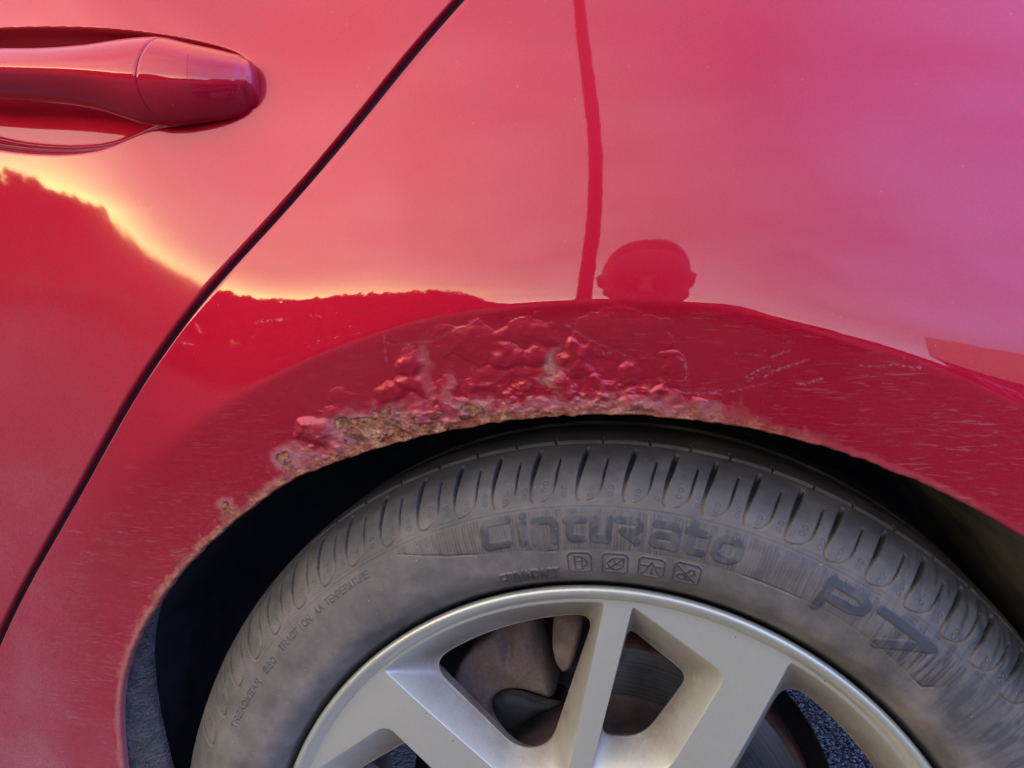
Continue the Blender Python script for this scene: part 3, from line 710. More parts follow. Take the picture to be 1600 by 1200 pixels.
SLOT_T = [158.3, 153.5, 148.5, 143.7, 139.0, 133.8, 128.9, 124.1, 118.7, 113.3, 108.25, 103.3, 98.57, 93.06, 87.6, 83.0, 78.55, 73.79, 68.98, 64.43, 59.37, 54.44, 49.59, 45.27, 40.6, 35.8, 31.2, 26.4]
def tyre():
    th = np.unique(np.r_[np.arange(22, 76, .105), np.arange(76, 109, .075), np.arange(109, 166, 0.105), np.arange(166, 382, 1.5)])
    sv = np.unique(np.r_[np.linspace(_pt[0], .012, 12), np.linspace(.012, .100, 196), np.linspace(.100, .125, 40), np.linspace(.125, .20, 52), np.linspace(.20, _pt[-1], 24)])
    TH, SS = np.meshgrid(th, sv, indexing='ij')
    fine = (TH > 22) & (TH < 166)
    H = np.zeros_like(TH); letter = np.zeros_like(TH); mark = np.zeros_like(TH); slot_shade = np.zeros_like(TH)
    rr = PR(SS)
    # ---- circumferential: bead-protector line, parting lines, tread grooves
    def ring(s, w, h): return h*np.exp(-((SS-s)/w)**2)
    H += ring(.0640, .0006, .0004) + ring(.0655, .0004, -.0004)
    for s0, w, dp in ((.1150, .0022, .006), (.163, .005, .007), (.205, .005, .007)):
        H += -dp*smooth(w+.0006, w-.0006, np.abs(SS-s0))
    # ---- sipes between the grooves
    for k, tt_ in enumerate(SLOT_T):
        for s0, s1, sh in ((.1165, .1235, -1.6), (.152, .160, -2.6)):
            u = np.radians(TH-(tt_+sh))*.313 - .1*(SS-s0)
            a = smooth(.0009, .0003, np.abs(u))*smooth(s0-.001, s0, SS)*smooth(s1+.001, s1, SS)
            H = np.minimum(H, -.003*a) if False else H - .0028*a*(H > -.002)
    # ---- shoulder slots: a wide cut that sweeps round at its foot into a thin one
    SL = [(0, 106, 1.35, 5.5), (1.3, 98, 1.55, 5.5), (2.6, 90.5, 1.45, 4.8), (4.2, 82, 1.05, 3.0), (5.3, 74.5, .7, 1.5), (5.5, 70, .6, 1.1), (4.6, 66.4, .5, 1.0), (2.5, 65.6, .5, .9), (-.6, 66.0, .5, .9), (-4.2, 67.4, .5, .9), (-6.6, 69.0, .5, .6), (-9.2, 73, .5, .9), (-10.4, 79, .55, 2.2), (-11.3, 86, .6, 3.0), (-13.0, 97.5, .45, 3.0)]
    for k, tt_ in enumerate(SLOT_T):
        sub = (np.abs(TH-tt_+.7) < 3.4) & (SS > .060) & (SS < .110)
        u = np.radians(TH[sub]-tt_)*300; v = SS[sub]*1000
        dep = np.zeros(u.shape); mk = np.zeros(u.shape)
        for a, b in zip(SL[:-1], SL[1:]):
            d, t_ = seg_dist(u, v, a[:2], b[:2]); hw = a[2]+(b[2]-a[2])*t_; dp = a[3]+(b[3]-a[3])*t_
            dep = np.maximum(dep, dp*smooth(hw+.28, hw-.28, d))
            mk = np.maximum(mk, smooth(hw+.9, hw*.5, d)*smooth(86, 74, v)*.42)
        # round pips between and within the slots
        for (pu, pv) in ((-3.5, 74.5), (-16, 75.5), (-15.5, 71), (-3.0, 70.2) if k % 3 else (-4.5, 79)):
            d = np.abs(np.hypot(u-pu, v-pv)-1.35)
            dep = np.maximum(dep, -.0+.45*smooth(.55, .2, d))
        H[sub] -= dep/1000; mark[sub] = np.maximum(mark[sub], mk); slot_shade[sub] = np.maximum(slot_shade[sub], np.clip(dep/1.6, 0, 1))
    # ---- ribbed band behind the name (fine radial cord lines)
    lo = np.interp(TH, [44, 48, 61, 74, 98, 107, 111.6, 115, 118.6], [.0600, .0370, .0400, .0390, .0374, .0415, .0462, .052, .060])
    inb = smooth(.0005, -.0003, lo-SS)*smooth(.0622, .0618, SS)*(TH > 46)*(TH < 118)
    H += -.0007*np.exp(-((SS-lo)/.0005)**2)*(TH > 47)*(TH < 118)*(SS < .06)
    cord = np.abs(((TH/0.42) % 1.0)-.5)*2
    H += inb*(.00016*cord)
    # ---- writing
    L2 = np.zeros_like(TH)
    for ch, tl, tr in zip('Cinturato', (106.7, 101.9, 100.0, 95.9, 92.55, 89.5, 85.3, 81.2, 77.75), (102.7, 100.5, 96.6, 93.1, 90.0, 86.3, 81.7, 78.4, 74.2)):
        lay(H, L2, TH, SS, BIG[ch], tl-.25, tr+.25, .0437, .0603, .0024, .00045, slant=.10)
    lay(H, L2, TH, SS, BIG['P'], 64.6, 58.9, .0403, .0588, .0029, .00045, slant=.12)
    lay(H, L2, TH, SS, BIG['7'], 57.6, 50.6, .0403, .0588, .0029, .00045, slant=.12)
    L3 = np.zeros_like(TH)
    def word(txt, tl, tr, s0, s1, hw, h, gap=.3):
        w = (tl-tr)/len(txt)
        for k, ch in enumerate(txt):
            if ch == ' ': continue
            wd = w*(1-gap)*(0.2 if ch == 'I' else 1)
            cc = tl-w*(k+.5)
            lay(H, L3, TH, SS, FONT[ch], cc+wd/2, cc-wd/2, s0, s1, hw, h)
    word('ECOIMPACT', 105.6, 97.0, .0176, .0262, .00048, .0012, .22)
    word('TREADWEAR', 154.4, 145.7, .0535, .0575, .00042, .0007); word('280', 144.4, 141.6, .0535, .0575, .00042, .0007)
    word('TRACTION', 140.2, 133.4, .0545, .0585, .00042, .0007); word('AA', 132.5, 131.0, .0550, .0590, .00042, .0007); word('TEMPERATURE', 130.4, 122.8, .0550, .0592, .00042, .0007)
    word('S', 161.6, 159.9, .0395, .0460, .0007, .0008)
    box = [[(.12, 0), (0, .12), (0, .88), (.12, 1), (.88, 1), (1, .88), (1, .12), (.88, 0), (.12, 0)]]
    icons = [
        [[(.22, .15), (.66, .15)], [(.30, .15), (.30, .82), (.60, .82), (.60, .15)], [(.30, .58), (.60, .58)], [(.60, .35), (.78, .35), (.82, .5), (.72, .75)]],
        [[(.15, .2), (.3, .3), (.85, .82)], [(.3, .3), (.2, .55), (.4, .78), (.85, .82), (.82, .4), (.6, .2), (.3, .3)], [(.5, .5), (.48, .68)], [(.55, .55), (.72, .45)]],
        [[(.12, .1), (.5, .82)], [(.5, .82), (.88, .1)], [(.5, .2), (.5, .3)], [(.5, .4), (.5, .5)], [(.12, .62), (.42, .62)], [(.58, .62), (.88, .62)]],
        [[(.1, .85), (.88, .12)], arc(.32, .32, .16, .16, 0, 360, 12), [(.5, .6), (.6, .75), (.75, .75), (.8, .6), (.66, .45)]]]
    for ic, tl, tr, sb in zip(icons, (95.6, 90.95, 86.15, 81.55), (92.45, 87.6, 82.8, 78.2), (.0235, .0235, .0235, .0243)):
        lay(H, L3, TH, SS, box, tl, tr, sb, sb+.0125, .00045, .0007)
        lay(H, L3, TH, SS, ic, tl, tr, sb, sb+.0125, .00050, .0007)
    H = H*np.where(fine, 1.0, 0.0) + np.where(fine, 0, np.where(np.abs(SS-.1150) < .003, -.005, 0))
    # ---- gentle unevenness
    H += .0003*(fbm(TH*.35, SS*90, seed=9, o=3)-.5)
    # ---- where the dust lies, with shade painted into the slots
    n1 = fbm(TH*.55, SS*140, seed=12, o=4); n2 = fbm(TH*2.4, SS*60, seed=14, o=3)
    dust = 0.62 + 0.38*smooth(.045, .022, SS)
    dust = dust*(1-.40*smooth(.012, .004, SS))*smooth(.0065, .0115, SS)
    dust -= inb*(.10+.38*smooth(.40, .64, n2*.5+n1*.5))
    dust -= L2*(.16+.26*smooth(.35, .6, n1))
    dust -= L3*np.where(TH > 110, .38, .8)
    dust -= .20*smooth(.065, .085, SS)*(.4+n1) 
    dust += .10*smooth(.104, .120, SS)  # tread colour lightened to offset the arch shadow
    dust += .12*smooth(120, 140, TH)
    dust -= .35*smooth(.45, .62, n2)*smooth(62, 50, TH)*smooth(.02, .05, SS)
    dust *= 1-.9*slot_shade  # slot interiors darkened in colour, standing in for their deep shade
    mark = np.maximum(mark, .6*smooth(.0004, .0, np.abs(SS-lo))*(TH > 47)*(TH < 116)*(SS < .058))
    mark = np.maximum(mark, .35*inb*(1-L2)*(1-cord)*smooth(.35, .6, n1))
    r = PR(SS)+NR(SS)*H; y = PY(SS)+NY(SS)*H
    c, s = np.cos(np.radians(TH)), np.sin(np.radians(TH))
    me = grid_mesh('tyre', np.stack([r*c, y, r*s], -1), flip=False, wrap_n=True)
    attr(me, 'dust', np.clip(dust, 0, 1)); attr(me, 'mark', np.clip(mark, 0, 1))
    return me
link('tyre', tyre(), M['rubber'], car, (0, 0, WZ))

# ================================================================== WHEEL
def wheel_barrel():
    prof = [(.0060, .2262), (.0018, .2286), (-.0006, .2284), (-.0018, .2272), (-.0022, .2256), (-.0018, .2240), (-.0006, .2225), (.0014, .2208), (.0032, .2195), (.0042, .2188)]
    a = lathe('wheel', prof, n=360)
    return a
def barrel_inner():
    return lathe('rim_barrel', [(.028, .1990), (.034, .2050), (.10, .2055), (.16, .2075), (.195, .217), (.2, .226)], n=240)
wheel = link('wheel', wheel_barrel(), M['alloy'], car, (0, 0, WZ))
attr(wheel.data, 'dust', np.full(len(wheel.data.vertices), .05))
bi = link('rim_barrel', barrel_inner(), M['alloy'], wheel); attr(bi.data, 'dust', np.full(len(bi.data.vertices), .95))

def loop(corners, ne=10, nc=7):
    """corners: (x, y, radius, 'l' straight / 'a' arc about the hub to the next corner) -> closed list of points"""
    n = len(corners); out = []
    P = [np.array(c[:2], float) for c in corners]
    def edge(i, t):
        a, b = P[i], P[(i+1) % n]
        if corners[i][3] == 'a':
            ta, tb = math.atan2(a[1], a[0]), math.atan2(b[1], b[0]); ra, rb = np.hypot(*a), np.hypot(*b)
            th = ta+(tb-ta)*t; r = ra+(rb-ra)*t; return np.array([r*math.cos(th), r*math.sin(th)])
        return a+(b-a)*t
    def elen(i): return sum(np.hypot(*(edge(i, (k+1)/16)-edge(i, k/16))) for k in range(16))
    for i in range(n):
        r = corners[i][2]; pi = (i-1) % n
        s = edge(pi, 1-min(.45, r/elen(pi))); e = edge(i, min(.45, r/elen(i)))
        for t in np.linspace(0, 1, nc):
            out.append((1-t)**2*s + 2*t*(1-t)*P[i] + t*t*e)
        t0 = min(.45, r/elen(i)); t1 = 1-min(.45, corners[(i+1) % n][2]/elen(i))
        m = ne*3 if corners[i][3] == 'a' else ne
        for t in np.linspace(t0, t1, m+2)[1:-1]: out.append(edge(i, t))
    return np.array(out)
def rim_face(r): return .0042 + .006*smooth(.21, .08, r)
def wheel_face():
    bigO = loop([(-.0035, .2172, .004, 'a'), (-.1478, .1592, .003, 'l'), (-.0620, .0845, .012, 'l'), (-.0285, .0830, .012, 'l')])
    bigI = loop([(-.0120, .1975, .012, 'a'), (-.1235, .1535, .016, 'l'), (-.0625, .0985, .012, 'l'), (-.0400, .1040, .014, 'l')])
    smO = loop([(.0132, .2165, .003, 'l'), (.0703, .1773, .009, 'l'), (.0360, .1050, .014, 'l'), (-.0120, .0980, .010, 'l')])
    smI = loop([(.0105, .1905, .006, 'l'), (.0483, .1618, .008, 'l'), (.0205, .1165, .016, 'l'), (-.0075, .1150, .010, 'l')])
    V, F3, F4, dust = [], [], [], []
    def rotp(P, k):
        a = R(72*k); c, s = math.cos(a), math.sin(a); return np.c_[P[:, 0]*c-P[:, 1]*s, P[:, 0]*s+P[:, 1]*c]
    pts2, cons, holes = [], [], []
    def addloop(P):
        o = len(pts2); pts2.extend(P.tolist()); m = len(P); cons.extend([(o+i, o+(i+1) % m) for i in range(m)]); return o, m
    to = np.linspace(0, 2*np.pi, 360, endpoint=False)
    addloop(np.c_[np.cos(to)*.2188, np.sin(to)*.2188]); ti = np.linspace(0, 2*np.pi, 60, endpoint=False)
    addloop(np.c_[np.cos(ti)*.035, np.sin(ti)*.035])
    for k in range(5):
        for O, I in ((bigO, bigI), (smO, smI)):
            Ok = rotp(O, k); o, m = addloop(Ok); holes.append((Ok, rotp(I, k), o, m))
    for r in np.arange(.045, .218, .007):
        nn = int(2*math.pi*r/.007)
        for q in range(nn):
            p = np.array([[r*math.cos(2*math.pi*q/nn), r*math.sin(2*math.pi*q/nn)]])
            if all(poly_sdf(p[:, 0], p[:, 1], h[0][::2])[0] < -.003 for h in holes): pts2.append(p[0].tolist())
    vo, eo, fo, *_ = delaunay_2d_cdt([Vector(p) for p in pts2], cons, [], 0, 1e-7)
    vo = np.array([(v.x, v.y) for v in vo]); fo = np.array([f for f in fo if len(f) == 3])
    cen = vo[fo].mean(1); keep = (np.hypot(cen[:, 0], cen[:, 1]) > .035) & (np.hypot(cen[:, 0], cen[:, 1]) < .2188)
    for h in holes: keep &= poly_sdf(cen[:, 0], cen[:, 1], h[0]) < 0
    fo = fo[keep]
    a, b, c = vo[fo[:, 0]], vo[fo[:, 1]], vo[fo[:, 2]]
    cr = (b[:, 0]-a[:, 0])*(c[:, 1]-a[:, 1])-(b[:, 1]-a[:, 1])*(c[:, 0]-a[:, 0])
    fo[cr < 0] = fo[cr < 0][:, ::-1]                         # ccw seen from -y
    rr = np.hypot(vo[:, 0], vo[:, 1])
    V = [np.c_[vo[:, 0], rim_face(rr), vo[:, 1]]]; dust = [np.full(len(vo), .20)]; off = len(vo); F3 = fo
    for Ok, Ik, o, m in holes:
        lev = [(0, 0), (.02, .006), (.05, .03), (.10, .085), (.2, .19), (.4, .40), (.7, .70), (.93, .93), (1, 1.0), (.93, 1.10), (.6, 1.6)]
        y0 = rim_face(np.hypot(Ok[:, 0], Ok[:, 1])); rows = []; ds = []
        drf = np.hypot(*(Ik-Ok).T)
        for w, q in lev:
            P = Ok+(Ik-Ok)*w; y = y0+(.030-y0)*q
            rows.append(np.c_[P[:, 0], y, P[:, 1]]); ds.append(.16+.82*min(1, q)**.7*np.ones(m)*(0.55+.45*smooth(.004, .016, drf)))
        Pm = np.array(rows); V.append(Pm.reshape(-1, 3)); dust.append(np.concatenate(ds))
        F4.append(grid_faces(len(lev), m, wrap_m=True, off=off)); off += len(lev)*m
    V = np.vstack(V); F4 = np.vstack(F4); dust = np.concatenate(dust)
    # merge rows of coincident vertices: loop vertices of face and wall share the face normal
    tri = np.vstack([F3, F4[:, :3], F4[:, [0, 2, 3]]])
    fn = np.cross(V[tri[:, 1]]-V[tri[:, 0]], V[tri[:, 2]]-V[tri[:, 0]])
    key = {}; idx = np.empty(len(V), int)
    kk = np.round(V*2e5).astype(np.int64)
    for i, t in enumerate(map(tuple, kk)): idx[i] = key.setdefault(t, i)
    # orient walls consistently: outward normal should point away from metal (into the window)
    nrm = np.zeros_like(V)
    return V, F3, F4, dust, idx
V, F3, F4, dustv, idx = wheel_face()
def spokes():
    cen3 = V[F3].mean(1); cen4 = V[F4].mean(1)
    # make walls face into the windows
    n4 = np.cross(V[F4[:, 1]]-V[F4[:, 0]], V[F4[:, 2]]-V[F4[:, 0]])
    F4o = F4.copy(); flipm = n4[:, 1] > 0; F4o[flipm] = F4o[flipm][:, ::-1]
    tri = np.vstack([F3, F4o[:, :3], F4o[:, [0, 2, 3]]])
    fn = np.cross(V[tri[:, 1]]-V[tri[:, 0]], V[tri[:, 2]]-V[tri[:, 0]])
    flip3 = fn[:len(F3), 1].sum() > 0
    F3o = F3[:, ::-1] if flip3 else F3
    if flip3: fn[:len(F3)] *= -1
    nr = np.zeros_like(V)
    for k in range(3): np.add.at(nr, idx[tri[:, k]], fn)
    nr = nr[idx]; nr /= np.linalg.norm(nr, axis=1)[:, None]+1e-12
    a3 = np.degrees(np.arctan2(cen3[:, 2], cen3[:, 0])); a4 = np.degrees(np.arctan2(cen4[:, 2], cen4[:, 0]))
    for k in range(5):
        lo = 39+72*k
        s3 = ((a3-lo) % 360) < 72; s4 = ((a4-lo) % 360) < 72
        used = np.unique(np.r_[F3o[s3].ravel(), F4o[s4].ravel()]); mp = np.full(len(V), -1); mp[used] = np.arange(len(used))
        me = raw_mesh('spoke', V[used], mp[F3o[s3]], mp[F4o[s4]])
        attr(me, 'dust', dustv[used])
        Vu = V[used]; attr(me, 'scuff', smooth(1.2, .7, np.sqrt(((Vu[:, 0]+.0935)/.012)**2+((Vu[:, 2]-.1885)/.006)**2)) if k == 0 else np.zeros(len(used)))
        me.normals_split_custom_set_from_vertices([tuple(v) for v in nr[used]])
        link('spoke', me, M['alloy'], wheel)
spokes()
hub = link('centre_cap', lathe('centre_cap', [(.004, .0), (.0042, .02), (.006, .028), (.010, .0345), (.02, .0355)], n=64), M['alloy'], wheel)
attr(hub.data, 'dust', np.full(len(hub.data.vertices), .1))
# kerb-rash scab on the lip wall
# ---- brake
disc = link('brake_disc', lathe('brake_disc', [(.094, .108), (.094, .1475), (.0955, .1495), (.118, .1495), (.120, .1475), (.120, .09)], n=200), M['disc'], car, (0, 0, WZ))
link('rusty_disc_rim', lathe('rusty_disc_rim', [(.0935, .1470), (.0932, .1485), (.0945, .1505), (.119, .1507)], n=200), M['rustedge'], disc)
link('disc_hat', lathe('disc_hat', [(.050, .0), (.050, .090), (.0515, .0985), (.056, .103), (.07, .1045), (.0925, .1055), (.0932, .110)], n=160), M['hat'], disc)
link('splash_shield', lathe('splash_shield', [(.126, .06), (.126, .150), (.122, .163), (.118, .166)], n=160), M['blackpart'], car, (0, 0, WZ))
link('axle_housing', lathe('axle_housing', [(.127, .10), (.16, .075), (.27, .06), (.275, .0)], n=64), M['blackpart'], car, (0, 0, WZ))
def pillow(name, px, y, depth, edge, res=.0016, bump=.002, seed=1, dips=(), big=0.0):
    """cast lump: outline traced on plane y, domed towards the viewer, sides running back by depth"""
    P = closed_smooth(at(px, y)[:, [0, 2]], 120, 2)
    bm = bmesh.new()
    x0, z0 = P.min(0); x1, z1 = P.max(0)
    gx, gz = np.meshgrid(np.arange(x0, x1, res), np.arange(z0, z1, res)); d = poly_sdf(gx.ravel(), gz.ravel(), P)
    g = np.c_[gx.ravel(), gz.ravel()][d > res*.7]
    pts = np.vstack([P, g]); m = len(P)
    vo, _, fo, *_ = delaunay_2d_cdt([Vector(p) for p in pts.tolist()], [(i, (i+1) % m) for i in range(m)], [], 0, 1e-8)
    vo = np.array([(v.x, v.y) for v in vo]); fo = np.array([f for f in fo if len(f) == 3]); cen = vo[fo].mean(1)
    fo = fo[poly_sdf(cen[:, 0], cen[:, 1], P) > 0]
    dd = np.clip(poly_sdf(vo[:, 0], vo[:, 1], P), 0, None); dd[:m] = 0
    q = np.clip(dd/edge, 0, 1); hgt = edge*.8*np.sqrt(1-(1-q)**2) + big*(fbm(vo[:, 0]*28+seed, vo[:, 1]*28, seed=seed+9, o=2)-.5)*2*q
    hgt += bump*(fbm(vo[:, 0]*60, vo[:, 1]*60, seed=seed, o=3)-.5)*q*2 + bump*.5*(fbm(vo[:, 0]*260, vo[:, 1]*260, seed=seed+3, o=3)-.5)*q
    for (dx, dz, rx, rz, dp) in dips:
        c = at([(dx, dz)], y)[0]; hgt -= dp*np.exp(-(((vo[:, 0]-c[0])/rx)**2+((vo[:, 1]-c[2])/rz)**2))
    A = np.c_[vo[:, 0], y-hgt, vo[:, 1]]; n = len(A)
    B = np.c_[P[:, 0], np.full(m, y+depth), P[:, 1]]
    a, b, c = vo[fo[:, 0]], vo[fo[:, 1]], vo[fo[:, 2]]
    cr = (b[:, 0]-a[:, 0])*(c[:, 1]-a[:, 1])-(b[:, 1]-a[:, 1])*(c[:, 0]-a[:, 0]); fo[cr < 0] = fo[cr < 0][:, ::-1]
    i = np.arange(m); j = (i+1) % m
    return raw_mesh(name, np.vstack([A, B]), fo, np.c_[j, i, n+i, n+j])
cal = link('brake_caliper', pillow('brake_caliper', [(800, 930), (770, 985), (740, 1010), (716, 1038), (708, 1060), (708, 1090), (722, 1115), (745, 1142), (768, 1152), (790, 1150), (796, 1140), (780, 1128), (764, 1108), (768, 1088), (788, 1076), (812, 1075), (840, 1081), (862, 1093), (872, 1086), (868, 1068), (856, 1045), (846, 1010), (836, 985), (840, 930)], .060, .06, .0055, bump=.0009, big=.008, dips=((795, 1012, .004, .012, .006), (770, 1060, .012, .012, .003), (845, 1000, .006, .02, .008))), M['cast'], car, (0, 0, WZ))
link('pad_carrier', pillow('pad_carrier', [(868, 930), (864, 980), (863, 1010), (868, 1035), (880, 1052), (892, 1045), (903, 1015), (912, 965), (914, 930)], .060, .05, .0035, seed=4), M['castpale'], cal)
link('piston_boot', pillow('piston_boot', [(768, 1090), (790, 1076), (815, 1078), (850, 1090), (880, 1096), (868, 1104), (835, 1118), (805, 1140), (790, 1142), (772, 1118)], .066, .03, .010, seed=5, bump=.0006), M['castdark'], cal)
link('caliper_bracket', pillow('caliper_bracket', [(630, 1010), (700, 975), (760, 950), (790, 930), (830, 900), (930, 920), (925, 1070), (870, 1110), (700, 1090)], .098, .05, .01, seed=6), M['blackpart'], cal)
link('underbody', rbox('underbody', (0, 1.02, .36), (2.0, 1.42, .56), .03), M['liner'], car, (0, 0, WZ))
far = lathe('far_wheel', [(1.50, .20), (1.49, .30), (1.52, .317), (1.68, .317), (1.70, .30), (1.70, .2)], n=64); link('far_wheel', far, M['blackpart'], car, (0, 0, WZ))
# ================================================================== GROUND
def ground():
    b = np.r_[-300, -60, -20, -8, -3, -1.2]; fx = np.arange(-.5, 1.0, .05); fy = np.arange(-.1, 1.6, .05)
    xs = np.unique(np.r_[b, fx, -b]); ys = np.unique(np.r_[b, fy, -b])
    X, Y = np.meshgrid(xs, ys, indexing='ij'); Z = np.zeros_like(X)
    return grid_mesh('asphalt_road', np.stack([X, Y, Z], -1))
tag(link('asphalt_road', ground(), M['asphalt']), kind='structure')
def chippings():
    V_, Q_ = [], []; o = 0
    base = np.array([(1, 0, 0), (-1, 0, 0), (0, 1, 0), (0, -1, 0), (0, 0, 1), (0, 0, -1)], float)
    tri = np.array([(0, 2, 4), (2, 1, 4), (1, 3, 4), (3, 0, 4), (2, 0, 5), (1, 2, 5), (3, 1, 5), (0, 3, 5)])
    n = 17000
    c = np.c_[rng.uniform(.12, .62, n), rng.uniform(.70, 1.45, n), rng.uniform(-.001, .0015, n)]
    ang = rng.uniform(0, 6.283, n); sz = rng.uniform(.0022, .0055, n)
    B = base[None]*np.stack([sz, sz*rng.uniform(.5, .9, n), sz*rng.uniform(.4, .7, n)], -1)[:, None]*(1+.3*rng.uniform(-1, 1, (n, 6, 1)))
    ca, sa = np.cos(ang)[:, None], np.sin(ang)[:, None]
    P = np.stack([B[..., 0]*ca-B[..., 1]*sa, B[..., 0]*sa+B[..., 1]*ca, B[..., 2]], -1)+c[:, None]
    T = (tri[None]+(np.arange(n)*6)[:, None, None]).reshape(-1, 3)
    return raw_mesh('asphalt_chippings', P.reshape(-1, 3), T, None, False)
tag(link('asphalt_chippings', chippings(), simple('chipping_stone', (0.23, 0.235, 0.25), .5, nscale=130, var=.85, bump=.2)), kind='stuff')

# ================================================================== WHAT THE PAINT MIRRORS
M['bark'] = simple('bark', (0.07, 0.055, 0.042), .9, nscale=8)
t = NT('leaf'); t.set(Base_Color=t.mix(t.noise(1.5, 3, 0.6), (0.025, 0.045, 0.015), (0.07, 0.09, 0.03)), Roughness=0.7); M['leaf'] = t.m
def crown_mesh(name, seed, n, rx, rz, zc, leaf, lobes=9):
    g = np.random.default_rng(seed)
    c = g.normal(size=(lobes, 3)); c /= np.linalg.norm(c, axis=1)[:, None]; c *= g.uniform(.3, .75, (lobes, 1)); rl_ = g.uniform(.32, .55, lobes)
    k = g.integers(0, lobes, n); d = g.normal(size=(n, 3)); d /= np.linalg.norm(d, axis=1)[:, None]
    p = (c[k]+d*(rl_[k]*g.uniform(.55, 1.05, n))[:, None])*np.array([rx, rx, rz])+np.array([0, 0, zc])
    u = g.normal(size=(n, 3)); u /= np.linalg.norm(u, axis=1)[:, None]; v = np.cross(u, g.normal(size=(n, 3))); v /= np.linalg.norm(v, axis=1)[:, None]
    s_ = (leaf*g.uniform(.6, 1.3, n))[:, None]
    V_ = np.stack([p-u*s_, p+v*s_*.55, p+u*s_, p-v*s_*.55], 1).reshape(-1, 3)
    return raw_mesh(name, V_, None, np.arange(n*4).reshape(-1, 4), False)
def trunk_mesh(name, h, r, seed):
    g = random.Random(seed); bm = bmesh.new()
    def limb(p, q, r0, r1):
        d = Vector(q)-Vector(p); m = Matrix.Translation((Vector(p)+Vector(q))/2) @ d.to_track_quat('Z', 'Y').to_matrix().to_4x4()
        bmesh.ops.create_cone(bm, cap_ends=True, segments=9, radius1=r0, radius2=r1, depth=d.length, matrix=m)
    top = (g.uniform(-.2, .2), g.uniform(-.2, .2), h); limb((0, 0, -.1), top, r, r*.6)
    for k in range(5):
        a = k*1.25+g.random(); z = h*g.uniform(.6, 1)
        limb((top[0]*z/h, top[1]*z/h, z), (1.2*math.cos(a), 1.2*math.sin(a), z+g.uniform(.8, 1.6)), r*.45, r*.12)
    return from_bm(name, bm)
crowns = [crown_mesh('crown', 30+k, 5200, 2.5, 2.0, 3.4, .17, 11) for k in range(3)]; trunks = [trunk_mesh('trunk', 2.6, .17, k) for k in range(3)]
for k in crowns: k.materials.append(M['leaf'])
for k in trunks: k.materials.append(M['bark'])
tr = random.Random(5)
TREES = [(-14, 44, .62, 'low rounded tree beside the far wood, mirrored left of the lamp post'), (-5, 41, .55, 'small dark tree standing behind the street lamp, mirrored in the panel'), (5, 43, .58, 'dark tree behind the photographer, mirrored in the panel'), (14, 46, .55, 'low tree between the photographer and the brick house, mirrored in the panel')]
for k, (az, dist, sc_, lab) in enumerate(TREES):
    o = empty('tree', (dist*math.sin(R(az)), -dist*math.cos(R(az)), 0)); o.scale = (sc_*1.3, sc_*1.3, sc_); o.rotation_euler.z = tr.uniform(0, 6.28)
    tag(o, lab, 'tree', 'trees across the road')
    for nm, me in (('crown', crowns[k % 3]), ('trunk', trunks[k % 3])):
        c = bpy.data.objects.new(nm, me); COL.objects.link(c); c.parent = o
def far_wood():
    g = np.random.default_rng(18); n = 110000
    az = g.uniform(-88, -9, n); d = 62+g.uniform(0, 9, n)
    top = 9.0+.4*fbm(az*.55, 0, seed=6, o=3)+.35*(vnoise(az*2.2, 1, seed=7)-.5)
    top = top*smooth(-8, -18, az)
    z = top*g.uniform(0, 1, n)**.6
    p = np.c_[d*np.sin(np.radians(az)), -d*np.cos(np.radians(az)), z]
    u = g.normal(size=(n, 3)); u /= np.linalg.norm(u, axis=1)[:, None]; v = np.cross(u, g.normal(size=(n, 3))); v /= np.linalg.norm(v, axis=1)[:, None]
    s_ = g.uniform(.16, .40, n)[:, None]
    return raw_mesh('far_wood', np.stack([p-u*s_, p+v*s_*.7, p+u*s_, p-v*s_*.7], 1).reshape(-1, 3), None, np.arange(n*4).reshape(-1, 4), False)
tag(link('far_wood', far_wood(), M['leaf']), kind='stuff')

def hedge():
    g = np.random.default_rng(8); n = 26000
    x = g.uniform(-42, 14, n); z = np.abs(g.normal(0, 1, n)); z = 1.7*g.uniform(0, 1, n)**.7*(0.85+.3*fbm(x*.8, 0, seed=3))
    p = np.c_[x, -26+g.uniform(-.6, .6, n), z]
    u = g.normal(size=(n, 3)); u /= np.linalg.norm(u, axis=1)[:, None]; v = np.cross(u, g.normal(size=(n, 3))); v /= np.linalg.norm(v, axis=1)[:, None]
    s_ = g.uniform(.10, .24, n)[:, None]
    return raw_mesh('hedge', np.stack([p-u*s_, p+v*s_*.6, p+u*s_, p-v*s_*.6], 1).reshape(-1, 3), None, np.arange(n*4).reshape(-1, 4), False)
tag(link('hedge', hedge(), M['leaf']), 'long clipped hedge across the road, seen only mirrored in the red paint', 'hedge')

def garden_hedge():
    g = np.random.default_rng(28); n = 16000
    x = g.uniform(13.5, 30, n); z = 2.75*g.uniform(0, 1, n)**.7*(0.94+.12*fbm(x*.9, 0, seed=13))
    p = np.c_[x, -21.5+.28*(x-7)*.4+g.uniform(-.5, .5, n), z]
    u = g.normal(size=(n, 3)); u /= np.linalg.norm(u, axis=1)[:, None]; v = np.cross(u, g.normal(size=(n, 3))); v /= np.linalg.norm(v, axis=1)[:, None]
    s_ = g.uniform(.10, .22, n)[:, None]
    return raw_mesh('garden_hedge', np.stack([p-u*s_, p+v*s_*.7, p+u*s_, p-v*s_*.7], 1).reshape(-1, 3), None, np.arange(n*4).reshape(-1, 4), False)
tag(link('garden_hedge', garden_hedge(), M['leaf']), 'tall dark hedge in front of the brick house, mirrored at the right', 'hedge')
